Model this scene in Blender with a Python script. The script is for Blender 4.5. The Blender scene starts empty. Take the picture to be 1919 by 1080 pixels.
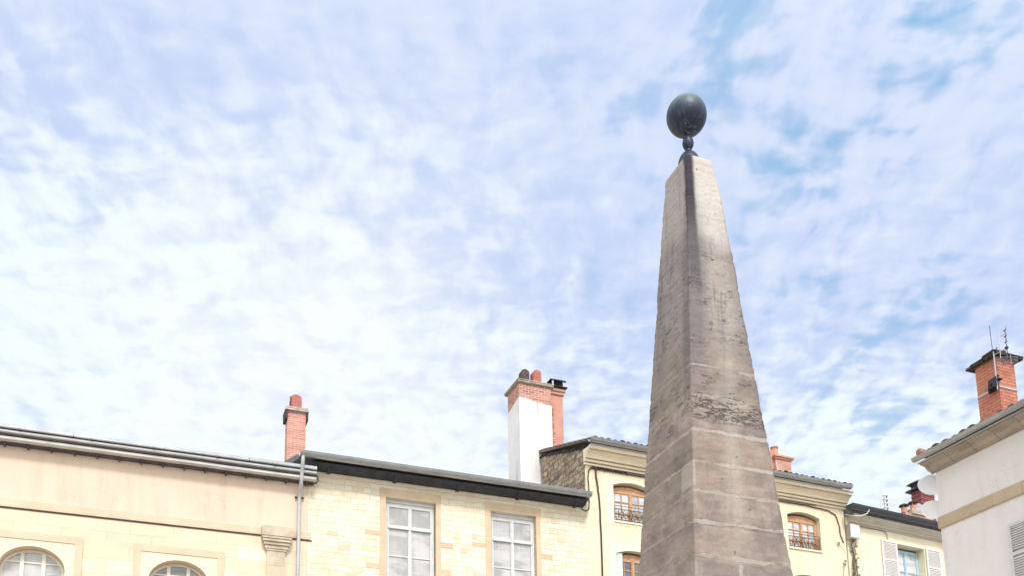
import bpy, math, random
from mathutils import Vector, Matrix, noise
R = math.radians
rnd = random.Random(7)
S = bpy.context.scene
COL = S.collection

# ------------------------------------------------------------------ camera
PITCH, ROLL = R(10.05), R(1.04)
cd = bpy.data.cameras.new("camera"); cam = bpy.data.objects.new("camera", cd); COL.objects.link(cam)
cd.sensor_width = 36; cd.lens = 36 * 1865 / 1919; cd.shift_y = 788 / 1919
cd.clip_start = 0.1; cd.clip_end = 3000
X = Vector((1, 0, 0)); Y = Vector((0, -math.sin(PITCH), math.cos(PITCH))); F = Vector((0, math.cos(PITCH), math.sin(PITCH)))
rt = X * math.cos(ROLL) - Y * math.sin(ROLL); up = X * math.sin(ROLL) + Y * math.cos(ROLL)
M = Matrix((rt, up, -F)).transposed().to_4x4(); M.translation = Vector((0, 0, 1.6))
cam.matrix_world = M
S.camera = cam

# ------------------------------------------------------------------ light
SUN_AZ, SUN_EL = 166, 47           # azimuth clockwise from +Y
sd = bpy.data.lights.new("sun", 'SUN'); sd.energy = 2.35; sd.angle = R(11); sd.color = (1, .965, .91)
sun = bpy.data.objects.new("sun", sd); COL.objects.link(sun)
sdir = Vector((math.sin(R(SUN_AZ)) * math.cos(R(SUN_EL)), math.cos(R(SUN_AZ)) * math.cos(R(SUN_EL)), math.sin(R(SUN_EL))))
sun.rotation_euler = sdir.to_track_quat('Z', 'Y').to_euler()
S.view_settings.view_transform = 'Standard'; S.view_settings.look = 'None'
S.view_settings.exposure = 0.3; S.view_settings.gamma = 1


# ------------------------------------------------------------------ node helper
class N:
    def __init__(s, tree):
        s.t = tree; s.nodes = tree.nodes; s.links = tree.links

    def n(s, typ, ins=None, **props):
        nd = s.nodes.new(typ)
        for k, v in props.items():
            setattr(nd, k, v)
        for k, v in (ins or {}).items():
            s.set(nd.inputs[k], v)
        return nd

    def set(s, sock, v):
        if isinstance(v, bpy.types.NodeSocket):
            s.links.new(v, sock)
        elif isinstance(v, bpy.types.Node):
            s.links.new(v.outputs[0], sock)
        else:
            if hasattr(sock.default_value, '__len__') and len(sock.default_value) == 4 and len(v) == 3:
                v = (*v, 1)
            sock.default_value = v

    def m(s, op, a, b=0.0, c=0.0):
        nd = s.nodes.new('ShaderNodeMath'); nd.operation = op
        s.set(nd.inputs[0], a); s.set(nd.inputs[1], b); s.set(nd.inputs[2], c)
        return nd.outputs[0]

    def mix(s, fac, a, b, blend='MIX'):
        nd = s.nodes.new('ShaderNodeMix'); nd.data_type = 'RGBA'; nd.blend_type = blend
        s.set(nd.inputs[0], fac); s.set(nd.inputs[6], a); s.set(nd.inputs[7], b)
        return nd.outputs[2]

    def noise(s, vec, scale, detail=4, rough=.55, dist=0.0):
        return s.n('ShaderNodeTexNoise', {'Vector': vec, 'Scale': scale, 'Detail': detail, 'Roughness': rough, 'Distortion': dist}).outputs[0]

    def step(s, x, lo, hi):
        nd = s.nodes.new('ShaderNodeMapRange'); nd.interpolation_type = 'SMOOTHSTEP'
        s.set(nd.inputs[0], x); nd.inputs[1].default_value = lo; nd.inputs[2].default_value = hi
        return nd.outputs[0]

    def scl(s, vec, xyz, rot=(0, 0, 0), loc=(0, 0, 0)):
        return s.n('ShaderNodeMapping', {'Vector': vec, 'Scale': xyz, 'Rotation': rot, 'Location': loc}).outputs[0]

    def xyz(s, vec):
        nd = s.n('ShaderNodeSeparateXYZ', {0: vec}); return nd.outputs

    def comb(s, x, y, z=0.0):
        nd = s.nodes.new('ShaderNodeCombineXYZ')
        for i, v in enumerate((x, y, z)):
            s.set(nd.inputs[i], v)
        return nd.outputs[0]


# ------------------------------------------------------------------ world: sky with broken altocumulus
W = bpy.data.worlds.new("World"); S.world = W; W.use_nodes = True
w = N(W.node_tree); w.nodes.clear()
sky = w.n('ShaderNodeTexSky', sky_type='NISHITA', sun_disc=False, sun_elevation=R(SUN_EL), sun_rotation=R(SUN_AZ), altitude=200, dust_density=1.0)
tc = w.n('ShaderNodeTexCoord').outputs['Generated']
dx, dy, dz = w.xyz(tc)
zz = w.m('ADD', w.m('MAXIMUM', dz, 0.0), 0.12)
px = w.m('DIVIDE', dx, zz); py = w.m('DIVIDE', dy, zz)
P = w.comb(px, py, 0.0)
warp = w.n('ShaderNodeTexNoise', {'Vector': P, 'Scale': 4.5, 'Detail': 3}).outputs[1]
Pw = w.n('ShaderNodeVectorMath', {0: P, 1: w.n('ShaderNodeVectorMath', {0: warp, 'Scale': 0.10}, operation='SCALE').outputs[0]}, operation='ADD').outputs[0]
big = w.noise(w.scl(P, (1, 1, 1), loc=(3.1, 1.7, 0)), 1.9, 3, .5)
rip = w.noise(w.scl(Pw, (11, 26.0, 1), rot=(0, 0, R(-22))), 1.0, 2.5, .5, .1)
puff = w.noise(w.scl(Pw, (1, .85, 1), loc=(7, 0, 0)), 31.0, 2.5, .5, .1)
strk = w.noise(w.scl(Pw, (27.0, 11, 1), rot=(0, 0, R(6))), 1.0, 2.5, .5, .1)
tex = w.m('ADD', w.m('MULTIPLY', rip, .34), w.m('ADD', w.m('MULTIPLY', puff, .36), w.m('MULTIPLY', strk, .30)))
# open blue gaps, mostly to the right
gapn = w.noise(w.scl(Pw, (8.5, 4.0, 1), rot=(0, 0, R(8)), loc=(2.3, 4.4, 0)), 1.0, 3, .5, .1)
rw = w.m('MULTIPLY', w.step(dx, -.06, .34), w.m('ADD', .45, w.m('MULTIPLY', w.step(dz, .36, .66), .55)))
gap = w.m('ADD', w.m('MULTIPLY', w.m('SUBTRACT', .56, gapn), 1.15), w.m('MULTIPLY', w.m('SUBTRACT', .5, tex), 1.3))
mask = w.m('MULTIPLY', w.step(w.m('ADD', gap, w.m('MULTIPLY', rw, .13)), .15, .46), w.m('ADD', .10, w.m('MULTIPLY', rw, .90)))
# pale veil low in the sky, strongest to the left; brightest towards the sun behind the camera
s_ = w.m('ADD', w.m('SUBTRACT', .595, dz), w.m('ADD', w.m('MULTIPLY', dx, -.22), w.m('MULTIPLY', w.m('SUBTRACT', w.m('ADD', w.m('MULTIPLY', tex, .8), w.m('MULTIPLY', big, .5)), .65), 1.0)))
glow = w.step(s_, .0, .26)
d0 = Vector((math.sin(R(-13)) * math.cos(R(25)), math.cos(R(-13)) * math.cos(R(25)), math.sin(R(25))))
sg = w.step(w.n('ShaderNodeVectorMath', {0: tc, 1: tuple(sdir)}, operation='DOT_PRODUCT').outputs['Value'], 0.0, 1.0)
shade = w.step(w.m('ADD', tex, w.m('MULTIPLY', w.m('SUBTRACT', big, .5), .36)), .36, .61)
K = 1 / .1
ccol = w.mix(shade, (.475 * K, .56 * K, .775 * K), (.58 * K, .645 * K, .80 * K))
gcol = w.mix(w.step(tex, .39, .55), (.665 * K, .755 * K, .81 * K), (.735 * K, .81 * K, .815 * K))
ccol = w.mix(glow, ccol, gcol)
hot = w.step(w.n('ShaderNodeVectorMath', {0: tc, 1: tuple(d0)}, operation='DOT_PRODUCT').outputs['Value'], .962, .998)
ccol = w.mix(w.m('MULTIPLY', hot, .55), ccol, (.80 * K, .825 * K, .81 * K))
bx_ = w.m('ADD', 1.0, w.m('MULTIPLY', sg, 1.6)); by_ = w.m('ADD', 1.0, w.m('MULTIPLY', sg, 1.35)); bz_ = w.m('ADD', 1.0, w.m('MULTIPLY', sg, 1.05))
blue = w.mix(.85, sky, (.26 * K, .48 * K, .72 * K))
col = w.mix(mask, ccol, blue)
col = w.mix(1.0, col, w.comb(bx_, by_, bz_), 'MULTIPLY')
# pale haze at the horizon
col = w.mix(w.step(dz, .16, -.02), col, (.72 * K, .76 * K, .76 * K))
bg = w.n('ShaderNodeBackground', {'Color': col, 'Strength': .1})
w.n('ShaderNodeOutputWorld', {'Surface': bg})

# ------------------------------------------------------------------ materials
def mat(name, rough=.85, metallic=0.0, spec=.3):
    m = bpy.data.materials.new(name); m.use_nodes = True
    h = N(m.node_tree); b = h.nodes['Principled BSDF']
    b.inputs['Roughness'].default_value = rough; b.inputs['Metallic'].default_value = metallic
    b.inputs['Specular IOR Level'].default_value = spec
    h.b = b; h.mat = m
    h.uv = h.n('ShaderNodeUVMap').outputs[0]
    return h

def fin(h, color, bump=None, strength=.3, dist=.02):
    h.set(h.b.inputs['Base Color'], color)
    if bump is not None:
        bn = h.n('ShaderNodeBump', {'Height': bump, 'Strength': strength, 'Distance': dist})
        h.links.new(bn.outputs[0], h.b.inputs['Normal'])
    return h.mat

def plain(name, c, rough=.8, metallic=0.0, var=.12, scale=3.0, dirt=None, dirt_amt=.5, spec=.3, streak=1.0, wash=None, wash_amt=.3):
    h = mat(name, rough, metallic, spec)
    n1 = h.noise(h.uv, scale, 6, .6)
    c2 = tuple(x * (1 - var * 2) for x in c)
    col = h.mix(h.step(n1, .3, .7), c2, c)
    if dirt:
        n2 = h.noise(h.scl(h.uv, (1, streak, 1), loc=(5, 5, 0)), scale * 2.3, 6, .65)
        col = h.mix(h.m('MULTIPLY', h.step(n2, .5, .72), dirt_amt), col, dirt)
    if wash:
        n3 = h.noise(h.scl(h.uv, (3.2, .35, 1), loc=(2, 8, 0)), 1.0, 6, .62)
        n4 = h.noise(h.scl(h.uv, (1, 1, 1), loc=(12, 8, 0)), .55, 4, .6)
        col = h.mix(h.m('MULTIPLY', h.m('MULTIPLY', h.step(n3, .44, .68), h.step(n4, .36, .60)), wash_amt), col, wash)
        ln = h.noise(h.scl(h.uv, (1, 1, 1), loc=(1, 2, 0)), 1.3, 4, .6, .6)
        hair = h.m('MULTIPLY', h.step(h.m('ABSOLUTE', h.m('SUBTRACT', ln, .5)), .004, .0), h.step(n4, .5, .6))
        col = h.mix(h.m('MULTIPLY', hair, .45), col, tuple(x * .5 for x in wash))
        col = h.mix(.18, col, h.mix(h.noise(h.uv, 18, 5, .7), (.2, .2, .2), (.8, .8, .8)), 'OVERLAY')
    return fin(h, col, h.noise(h.uv, scale * 12, 5, .6), .25, .01)

def brickmat(name, c1, c2, mortar, bw, rh, ms, third=None, warp=.01, bump=.6, squash=1.0, dark=None, dark_amt=.5, big=.7, mb=0.0, top=None, jfade=0.0):
    h = mat(name, .9)
    wn = h.n('ShaderNodeTexNoise', {'Vector': h.uv, 'Scale': 3.0, 'Detail': 3}).outputs[1]
    vec = h.n('ShaderNodeVectorMath', {0: h.uv, 1: h.n('ShaderNodeVectorMath', {0: wn, 'Scale': warp}, operation='SCALE').outputs[0]}, operation='ADD').outputs[0]
    def br(cA, cB, cm, bias=0.0):
        b = h.n('ShaderNodeTexBrick', {'Vector': vec, 'Color1': cA, 'Color2': cB, 'Mortar': cm, 'Scale': 1.0, 'Mortar Size': ms, 'Mortar Smooth': .35, 'Bias': bias, 'Brick Width': bw, 'Row Height': rh})
        b.offset = .5; b.squash = squash; b.squash_frequency = 3
        return b
    b1 = br(c1, c2, mortar, mb)
    col = b1.outputs[0]
    if third:
        # second random choice per brick: shifted seed by moving whole bricks
        v2 = h.scl(vec, (1, 1, 1), loc=(bw * 14, rh * 22, 0))
        b2 = h.n('ShaderNodeTexBrick', {'Vector': v2, 'Color1': (0, 0, 0), 'Color2': (1, 1, 1), 'Mortar': (0, 0, 0), 'Scale': 1.0, 'Mortar Size': ms, 'Mortar Smooth': .3, 'Brick Width': bw, 'Row Height': rh})
        b2.offset = .5; b2.squash = squash; b2.squash_frequency = 3
        col = h.mix(h.step(b2.outputs[0], .55, .95), col, third)
    vis = h.step(h.noise(h.scl(h.uv, (1, 1.6, 1), loc=(3, 6, 0)), 1.7, 5, .65), .42, .60)
    col = h.mix(h.m('MULTIPLY', h.m('MULTIPLY', b1.outputs[1], vis), jfade), col, c2)
    n = h.noise(h.uv, big, 5, .6)
    col = h.mix(h.m('MULTIPLY', h.step(n, .35, .7), .35), col, tuple(min(1, x * 1.12) for x in c2))
    if dark:
        n2 = h.noise(h.scl(h.uv, (1, 1, 1), loc=(9, 3, 0)), 2.1, 6, .7)
        col = h.mix(h.m('MULTIPLY', h.step(n2, .45, .7), dark_amt), col, dark)
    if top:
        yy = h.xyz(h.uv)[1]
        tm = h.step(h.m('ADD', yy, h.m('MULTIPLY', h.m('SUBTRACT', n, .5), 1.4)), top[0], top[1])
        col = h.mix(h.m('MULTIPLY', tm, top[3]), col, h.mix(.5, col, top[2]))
    n3 = h.noise(h.uv, 25, 5, .65)
    col = h.mix(.30, col, h.mix(n3, (.25, .25, .25), (.75, .75, .75)), 'OVERLAY')
    hgt = h.m('SUBTRACT', h.m('MULTIPLY', n3, .35), b1.outputs[1])
    return fin(h, col, hgt, bump, .012)

MT = {}
MT['plaster_peach'] = plain('plaster_peach', (.70, .548, .435), .9, var=.03, scale=.6, dirt=(.63, .48, .36), dirt_amt=.3, wash=(.50, .39, .30), wash_amt=.45)
MT['ashlar'] = brickmat('ashlar', (.70, .53, .395), (.72, .59, .43), (.40, .32, .24), 1.05, .36, .006, jfade=.7, third=(.78, .72, .53), warp=.02, bump=.25, dark=(.68, .50, .37), dark_amt=.6, big=.5)
MT['ashlar_trim'] = plain('ashlar_trim', (.67, .52, .38), .9, var=.07, scale=1.8, dirt=(.55, .45, .33), dirt_amt=.45)
MT['capital_stone'] = plain('capital_stone', (.60, .50, .38), .95, var=.14, scale=3, dirt=(.40, .33, .25), dirt_amt=.6)
MT['cream_panel'] = plain('cream_panel', (.80, .72, .50), .9, var=.05, scale=1.2, dirt=(.62, .54, .38), dirt_amt=.3)
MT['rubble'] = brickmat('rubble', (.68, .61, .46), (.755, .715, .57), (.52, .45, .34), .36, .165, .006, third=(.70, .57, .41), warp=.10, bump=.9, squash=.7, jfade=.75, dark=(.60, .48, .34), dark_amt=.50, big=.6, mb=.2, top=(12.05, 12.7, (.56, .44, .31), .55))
MT['tan_stone'] = plain('tan_stone', (.63, .49, .335), .9, var=.08, scale=2.2, dirt=(.48, .36, .23), dirt_amt=.45)
MT['tan_pale'] = plain('tan_pale', (.68, .56, .41), .9, var=.08, scale=2.2, dirt=(.60, .47, .32), dirt_amt=.35)
MT['grey_stone'] = plain('grey_stone', (.47, .41, .30), .95, var=.15, scale=4, dirt=(.22, .18, .14), dirt_amt=.6)
MT['render_yellow'] = plain('render_yellow', (.765, .69, .50), .92, var=.04, scale=.5, dirt=(.72, .53, .37), dirt_amt=.50, wash=(.50, .40, .27), wash_amt=.35)
MT['render_yellow_pale'] = plain('render_yellow_pale', (.785, .73, .55), .92, var=.04, scale=.45, dirt=(.74, .53, .36), dirt_amt=.65, wash=(.55, .46, .33), wash_amt=.3)
MT['surround_cream'] = plain('surround_cream', (.80, .75, .56), .9, var=.04, scale=2)
MT['cornice_cream'] = plain('cornice_cream', (.80, .70, .53), .9, var=.06, scale=1.5, dirt=(.56, .42, .28), dirt_amt=.45, streak=5)
MT['line_brown'] = plain('line_brown', (.24, .17, .11), .95, 0, var=.3, scale=2.5, dirt=(.60, .48, .33), dirt_amt=.7)  # mottled brown for the thin strips on the yellow cornice
MT['cornice_grey'] = brickmat('cornice_grey', (.33, .28, .235), (.44, .375, .31), (.16, .13, .11), .62, 3.0, .012, warp=.03, bump=.5, dark=(.22, .17, .13), dark_amt=.6)
MT['cornice_pale'] = plain('cornice_pale', (.55, .50, .42), .9, var=.08, scale=1.5, dirt=(.36, .31, .25), dirt_amt=.4)
MT['white_edge'] = plain('white_edge', (.66, .64, .62), .7, var=.12, scale=2, dirt=(.40, .38, .36), dirt_amt=.4, streak=4)
MT['render_white'] = plain('render_white', (.74, .70, .695), .92, var=.03, scale=.8, dirt=(.66, .62, .61), dirt_amt=.35, wash=(.52, .48, .46), wash_amt=.28)
MT['limewash'] = plain('limewash', (.80, .765, .75), .9, var=.04, scale=1.5, dirt=(.66, .61, .59), dirt_amt=.45, wash=(.36, .33, .31), wash_amt=.65)
MT['band_stone'] = brickmat('band_stone', (.44, .34, .24), (.52, .42, .31), (.34, .27, .2), .75, 3.0, .008, warp=.01, bump=.3, dark=(.3, .24, .18), dark_amt=.4)
MT['zinc'] = plain('zinc', (.40, .41, .42), .38, .6, var=.12, scale=2, dirt=(.20, .21, .22), dirt_amt=.5, spec=.5, streak=4)
MT['zinc_dark'] = plain('zinc_dark', (.060, .065, .080), .35, .2, var=.12, scale=2, spec=.5)
MT['zinc_light'] = plain('zinc_light', (.50, .50, .51), .5, .15, var=.10, scale=2, dirt=(.35, .35, .36), dirt_amt=.4, streak=4)
MT['dark_wood'] = plain('dark_wood', (.055, .058, .072), .7, 0, var=.25, scale=4, dirt=(.10, .09, .09), dirt_amt=.35)
MT['brown_dark'] = plain('brown_dark', (.12, .10, .095), .8, 0, var=.2, scale=4)
MT['iron'] = plain('iron', (.12, .075, .055), .6, .3, var=.2, scale=20)
MT['cable'] = plain('cable', (.07, .055, .05), .8, 0, var=.2, scale=8)
MT['cable_white'] = plain('cable_white', (.75, .74, .70), .6, 0, var=.05, scale=8)
MT['frame_white'] = plain('frame_white', (.64, .64, .63), .6, 0, var=.07, scale=6, dirt=(.42, .42, .42), dirt_amt=.35)
MT['frame_cream'] = plain('frame_cream', (.78, .74, .62), .6, 0, var=.05, scale=6)
MT['frame_oak'] = plain('frame_oak', (.60, .34, .18), .5, 0, var=.16, scale=7, dirt=(.42, .21, .10), dirt_amt=.4, streak=.2)
MT['frame_blue'] = plain('frame_blue', (.40, .58, .68), .5, 0, var=.06, scale=6)
MT['shutter_white'] = plain('shutter_white', (.78, .76, .74), .6, 0, var=.06, scale=6, dirt=(.55, .53, .50), dirt_amt=.3)
MT['shutter_grey'] = plain('shutter_grey', (.60, .59, .60), .6, 0, var=.06, scale=6)
MT['shutter_mint'] = plain('shutter_mint', (.55, .70, .62), .6, 0, var=.06, scale=6)
MT['box_white'] = plain('box_white', (.80, .79, .78), .4, 0, var=.03, scale=6)
MT['brick'] = brickmat('brick', (.47, .215, .165), (.56, .30, .235), (.66, .48, .40), .22, .068, .008, third=(.42, .17, .12), warp=.012, bump=.5, dark=(.46, .20, .15), dark_amt=.35)
MT['brick_orange'] = brickmat('brick_orange', (.45, .155, .105), (.55, .235, .155), (.30, .13, .09), .24, .078, .010, third=None, warp=.02, bump=.8, dark=(.46, .17, .10), dark_amt=.25)
MT['brick_worn'] = brickmat('brick_worn', (.30, .11, .08), (.55, .24, .17), (.72, .60, .54), .24, .078, .012, third=(.22, .09, .07), warp=.02, bump=1.0, dark=(.56, .25, .17), dark_amt=.5)
MT['brick_smooth'] = plain('brick_smooth', (.56, .29, .225), .9, 0, var=.09, scale=3, dirt=(.45, .19, .13), dirt_amt=.4)
MT['brick_far'] = brickmat('brick_far', (.40, .17, .11), (.56, .33, .22), (.55, .42, .32), .22, .07, .010, third=(.30, .2, .14), warp=.02, bump=.5)
MT['clay'] = plain('clay', (.46, .16, .13), .8, 0, var=.12, scale=5, dirt=(.20, .09, .08), dirt_amt=.6)
MT['clay_orange'] = plain('clay_orange', (.56, .28, .20), .85, 0, var=.12, scale=5, dirt=(.40, .20, .15), dirt_amt=.4)
MT['clay_black'] = plain('clay_black', (.10, .075, .07), .85, 0, var=.2, scale=6, dirt=(.25, .15, .12), dirt_amt=.5)
MT['moss'] = plain('moss', (.60, .50, .34), .95, 0, var=.3, scale=30)
MT['slab'] = plain('slab', (.50, .44, .36), .95, 0, var=.18, scale=6, dirt=(.20, .17, .14), dirt_amt=.7)
MT['slab_dark'] = plain('slab_dark', (.075, .065, .062), .95, 0, var=.3, scale=6, dirt=(.18, .13, .11), dirt_amt=.5)
MT['red_metal'] = plain('red_metal', (.24, .07, .07), .6, 0, var=.15, scale=6)
MT['black_metal'] = plain('black_metal', (.035, .035, .04), .5, .4, var=.15, scale=6)
MT['tile'] = plain('tile', (.24, .20, .17), .95, 0, var=.25, scale=5, dirt=(.33, .27, .20), dirt_amt=.5)
MT['tile_red'] = plain('tile_red', (.40, .20, .15), .95, 0, var=.25, scale=5, dirt=(.2, .15, .12), dirt_amt=.5)
MT['slate'] = plain('slate', (.20, .20, .20), .8, 0, var=.2, scale=5, dirt=(.3, .28, .25), dirt_amt=.5)
MT['dish_white'] = plain('dish_white', (.88, .87, .86), .6, 0, var=.02, scale=8, dirt=(.60, .58, .55), dirt_amt=.3)
MT['dish_grey'] = plain('dish_grey', (.50, .50, .50), .6, 0, var=.06, scale=8)
MT['vine'] = plain('vine', (.20, .16, .11), .95, 0, var=.3, scale=30)
MT['aluminium'] = plain('aluminium', (.45, .45, .47), .4, .6, var=.1, scale=10)
MT['plastic_black'] = plain('plastic_black', (.03, .03, .035), .5, 0, var=.1, scale=10)

# windows: pane with a curtain-like body behind glossy glass
def glass(name, c, var=.25, rough=.04, spec=.9, coat=0.6):
    h = mat(name, rough, 0, spec)
    n = h.noise(h.scl(h.uv, (1.2, .55, 1), rot=(0, 0, .5)), 1.6, 3, .5)
    col = h.mix(h.step(n, .4, .6), tuple(x * (1 - var) for x in c), c)
    fold = h.noise(h.scl(h.uv, (9, .25, 1)), 1.0, 3, .5)
    col = h.mix(h.m('MULTIPLY', h.step(fold, .45, .62), .22), col, tuple(x * .55 for x in c))
    band = h.noise(h.scl(h.uv, (.7, 3.6, 1), rot=(0, 0, .45), loc=(3, 1, 0)), 1.0, 2, .5)
    col = h.mix(h.m('MULTIPLY', h.step(band, .50, .56), .45), col, tuple(min(1, x * 1.35) for x in c))  # diagonal sky reflection streaks painted into the pane colour
    h.b.inputs['Coat Weight'].default_value = coat; h.b.inputs['Coat Roughness'].default_value = .02
    return fin(h, col, h.noise(h.uv, 2.2, 2, .5), .08, .02)
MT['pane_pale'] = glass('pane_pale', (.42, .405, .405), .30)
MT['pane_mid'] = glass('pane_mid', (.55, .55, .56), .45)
MT['pane_grey'] = glass('pane_grey', (.20, .20, .205), .5)  # darker grey panes for one of the arched windows
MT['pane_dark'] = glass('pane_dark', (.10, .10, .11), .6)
MT['interior'] = plain('interior', (.05, .05, .05), .9)

# paving
h = mat('paving', .9)
b = h.n('ShaderNodeTexBrick', {'Vector': h.uv, 'Color1': (.38, .35, .31), 'Color2': (.44, .41, .36), 'Mortar': (.16, .15, .13), 'Scale': 1.0, 'Mortar Size': .012, 'Brick Width': .6, 'Row Height': .4})
MT['paving'] = fin(h, h.mix(h.m('MULTIPLY', h.noise(h.uv, .3, 5), .5), b.outputs[0], (.32, .28, .24)), b.outputs[1], -.3, .01)

# side wall of exposed grey-brown rubble with slanting courses
h = mat('rubble_dark', .95)
v = h.scl(h.uv, (1, 1, 1))
wn = h.n('ShaderNodeTexNoise', {'Vector': h.uv, 'Scale': 2.5, 'Detail': 4}).outputs[1]
v = h.n('ShaderNodeVectorMath', {0: v, 1: h.n('ShaderNodeVectorMath', {0: wn, 'Scale': .26}, operation='SCALE').outputs[0]}, operation='ADD').outputs[0]
b = h.n('ShaderNodeTexBrick', {'Vector': v, 'Color1': (.30, .22, .15), 'Color2': (.48, .37, .26), 'Mortar': (.15, .12, .10), 'Scale': 1.0, 'Mortar Size': .014, 'Mortar Smooth': .5, 'Brick Width': .50, 'Row Height': .19})
n2 = h.noise(h.uv, 3.2, 7, .7)
c = h.mix(h.step(n2, .46, .62), b.outputs[0], (.13, .11, .10))
c = h.mix(.5, c, h.mix(h.noise(h.uv, 14, 5, .7), (.2, .2, .2), (.8, .8, .8)), 'OVERLAY')
MT['rubble_dark'] = fin(h, c, h.m('SUBTRACT', n2, b.outputs[1]), 1.0, .04)

# verdigris bronze of the ball
h = mat('bronze', .48, .25, .5)
oc = h.n('ShaderNodeTexCoord').outputs['Object']
ox, oy, oz = h.xyz(oc)
n1 = h.noise(h.scl(oc, (1, 1, .35)), 9, 6, .6)
t = h.step(h.m('ADD', oz, h.m('MULTIPLY', n1, .22)), 11.72, 12.06)
c = h.mix(t, (.016, .024, .050), (.15, .20, .18))
stk = h.noise(h.scl(oc, (1, 1, .12)), 14, 4, .6)
c = h.mix(h.m('MULTIPLY', h.step(stk, .5, .68), h.m('ADD', .25, h.m('MULTIPLY', t, .4))), c, (.10, .15, .15))
c = h.mix(h.m('MULTIPLY', h.step(h.noise(oc, 16, 5, .7), .55, .75), .35), c, (.16, .19, .19))
vo = h.n('ShaderNodeTexNoise', {'Vector': h.scl(oc, (1, 1, .45), loc=(.3, .1, .2)), 'Scale': 4.2, 'Detail': 3, 'Distortion': 1.2}).outputs[0]
crack = h.m('MULTIPLY', h.step(h.m('ABSOLUTE', h.m('SUBTRACT', vo, .5)), .008, .0), h.step(h.noise(oc, 2.6, 2), .5, .62))
c = h.mix(h.m('MULTIPLY', crack, .8), c, (.30, .33, .34))
MT['bronze'] = fin(h, c, h.m('ADD', n1, crack), .35, .01)

# obelisk stone; UV: U = metres from the front arris (left face negative), V = height
h = mat('obelisk_stone', .93, 0, .25)
U, V, _ = h.xyz(h.uv)
n_f = h.noise(h.uv, 22, 6, .7)
n_m = h.noise(h.uv, 4.5, 6, .65)
n_s = h.noise(h.scl(h.uv, (7, .55, 1)), 1.0, 5, .6)
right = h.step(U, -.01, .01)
base = h.mix(h.step(n_m, .3, .7), (.215, .170, .148), (.335, .272, .238))
course = h.m('FLOOR', h.m('DIVIDE', h.m('SUBTRACT', V, 5.20), .415))
cn = h.n('ShaderNodeTexWhiteNoise', {'W': course}, noise_dimensions='1D').outputs[0]
base = h.mix(h.m('MULTIPLY', cn, .55), base, (.300, .238, .178))
cn2 = h.n('ShaderNodeTexWhiteNoise', {'W': h.m('ADD', course, h.m('MULTIPLY', right, 37.3))}, noise_dimensions='1D').outputs[0]
base = h.mix(h.m('MULTIPLY', cn2, .40), base, (.155, .135, .130))
blot = h.noise(h.scl(h.uv, (1, 1.6, 1), loc=(8, 3, 0)), 1.6, 6, .65)
base = h.mix(h.m('MULTIPLY', h.step(blot, .46, .66), .55), base, (.145, .120, .118))
base = h.mix(h.m('MULTIPLY', h.step(blot, .48, .34), .50), base, (.335, .28, .23))
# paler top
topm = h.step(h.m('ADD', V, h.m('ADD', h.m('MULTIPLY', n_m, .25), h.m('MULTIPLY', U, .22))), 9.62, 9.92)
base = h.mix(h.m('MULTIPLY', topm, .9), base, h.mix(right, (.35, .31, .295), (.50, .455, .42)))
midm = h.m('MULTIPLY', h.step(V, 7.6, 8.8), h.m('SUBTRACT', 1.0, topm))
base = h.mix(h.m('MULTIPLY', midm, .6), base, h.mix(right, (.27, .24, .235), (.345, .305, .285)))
# vertical pale drips down the right face
wdt = h.m('ADD', .46, h.m('MULTIPLY', h.m('SUBTRACT', 10.8, V), .035))
drip = h.m('SUBTRACT', 1.0, h.m('MULTIPLY', h.m('ABSOLUTE', h.m('SUBTRACT', U, h.m('ADD', h.m('MULTIPLY', wdt, .8), h.m('MULTIPLY', n_m, .15)))), 5.0))
dripm = h.m('MULTIPLY', h.step(drip, 0, 1), h.m('MULTIPLY', h.step(V, 4.8, 6.2), h.step(V, 9.6, 7.2)))
base = h.mix(h.m('MULTIPLY', dripm, .45), base, (.40, .36, .31))
# dark vertical staining
st = h.m('MULTIPLY', h.step(n_s, .52, .70), h.m('ADD', .25, h.m('MULTIPLY', midm, .5)))
base = h.mix(st, base, (.15, .13, .13))
Ush = h.m('SUBTRACT', U, h.m('ADD', .005, h.m('MULTIPLY', h.m('SUBTRACT', 10.82, V), .045)))
blk = h.m('MULTIPLY', h.step(h.m('ADD', h.m('ABSOLUTE', Ush), h.m('MULTIPLY', n_m, .06)), .150, .080), h.step(V, 8.5, 9.4))
base = h.mix(h.m('MULTIPLY', blk, h.m('ADD', .85, h.m('MULTIPLY', n_m, .3))), base, (.042, .036, .046))
cs = h.m('MULTIPLY', h.step(h.m('ADD', h.m('ABSOLUTE', h.m('SUBTRACT', U, .06)), h.m('MULTIPLY', n_s, .25)), .42, .18), h.m('MULTIPLY', h.step(V, 7.0, 8.4), h.step(V, 10.3, 9.5)))
base = h.mix(h.m('MULTIPLY', cs, .72), base, (.13, .115, .12))
wd = h.m('ADD', .432, h.m('MULTIPLY', h.m('SUBTRACT', 10.817, V), .161))
ed = h.m('MULTIPLY', h.step(h.m('ADD', h.m('SUBTRACT', wd, U), h.m('MULTIPLY', n_s, .30)), .36, .12), h.m('MULTIPLY', h.step(V, 5.6, 7.6), h.step(V, 10.3, 9.4)))
base = h.mix(h.m('MULTIPLY', ed, .45), base, (.12, .105, .11))
lf = h.m('MULTIPLY', h.step(U, .0, -.02), h.m('MULTIPLY', h.step(h.noise(h.scl(h.uv, (5, .4, 1), loc=(2, 0, 0)), 1.0, 4, .55), .48, .66), h.step(V, 5.5, 8.5)))
base = h.mix(h.m('MULTIPLY', lf, .42), base, (.13, .115, .12))
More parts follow.
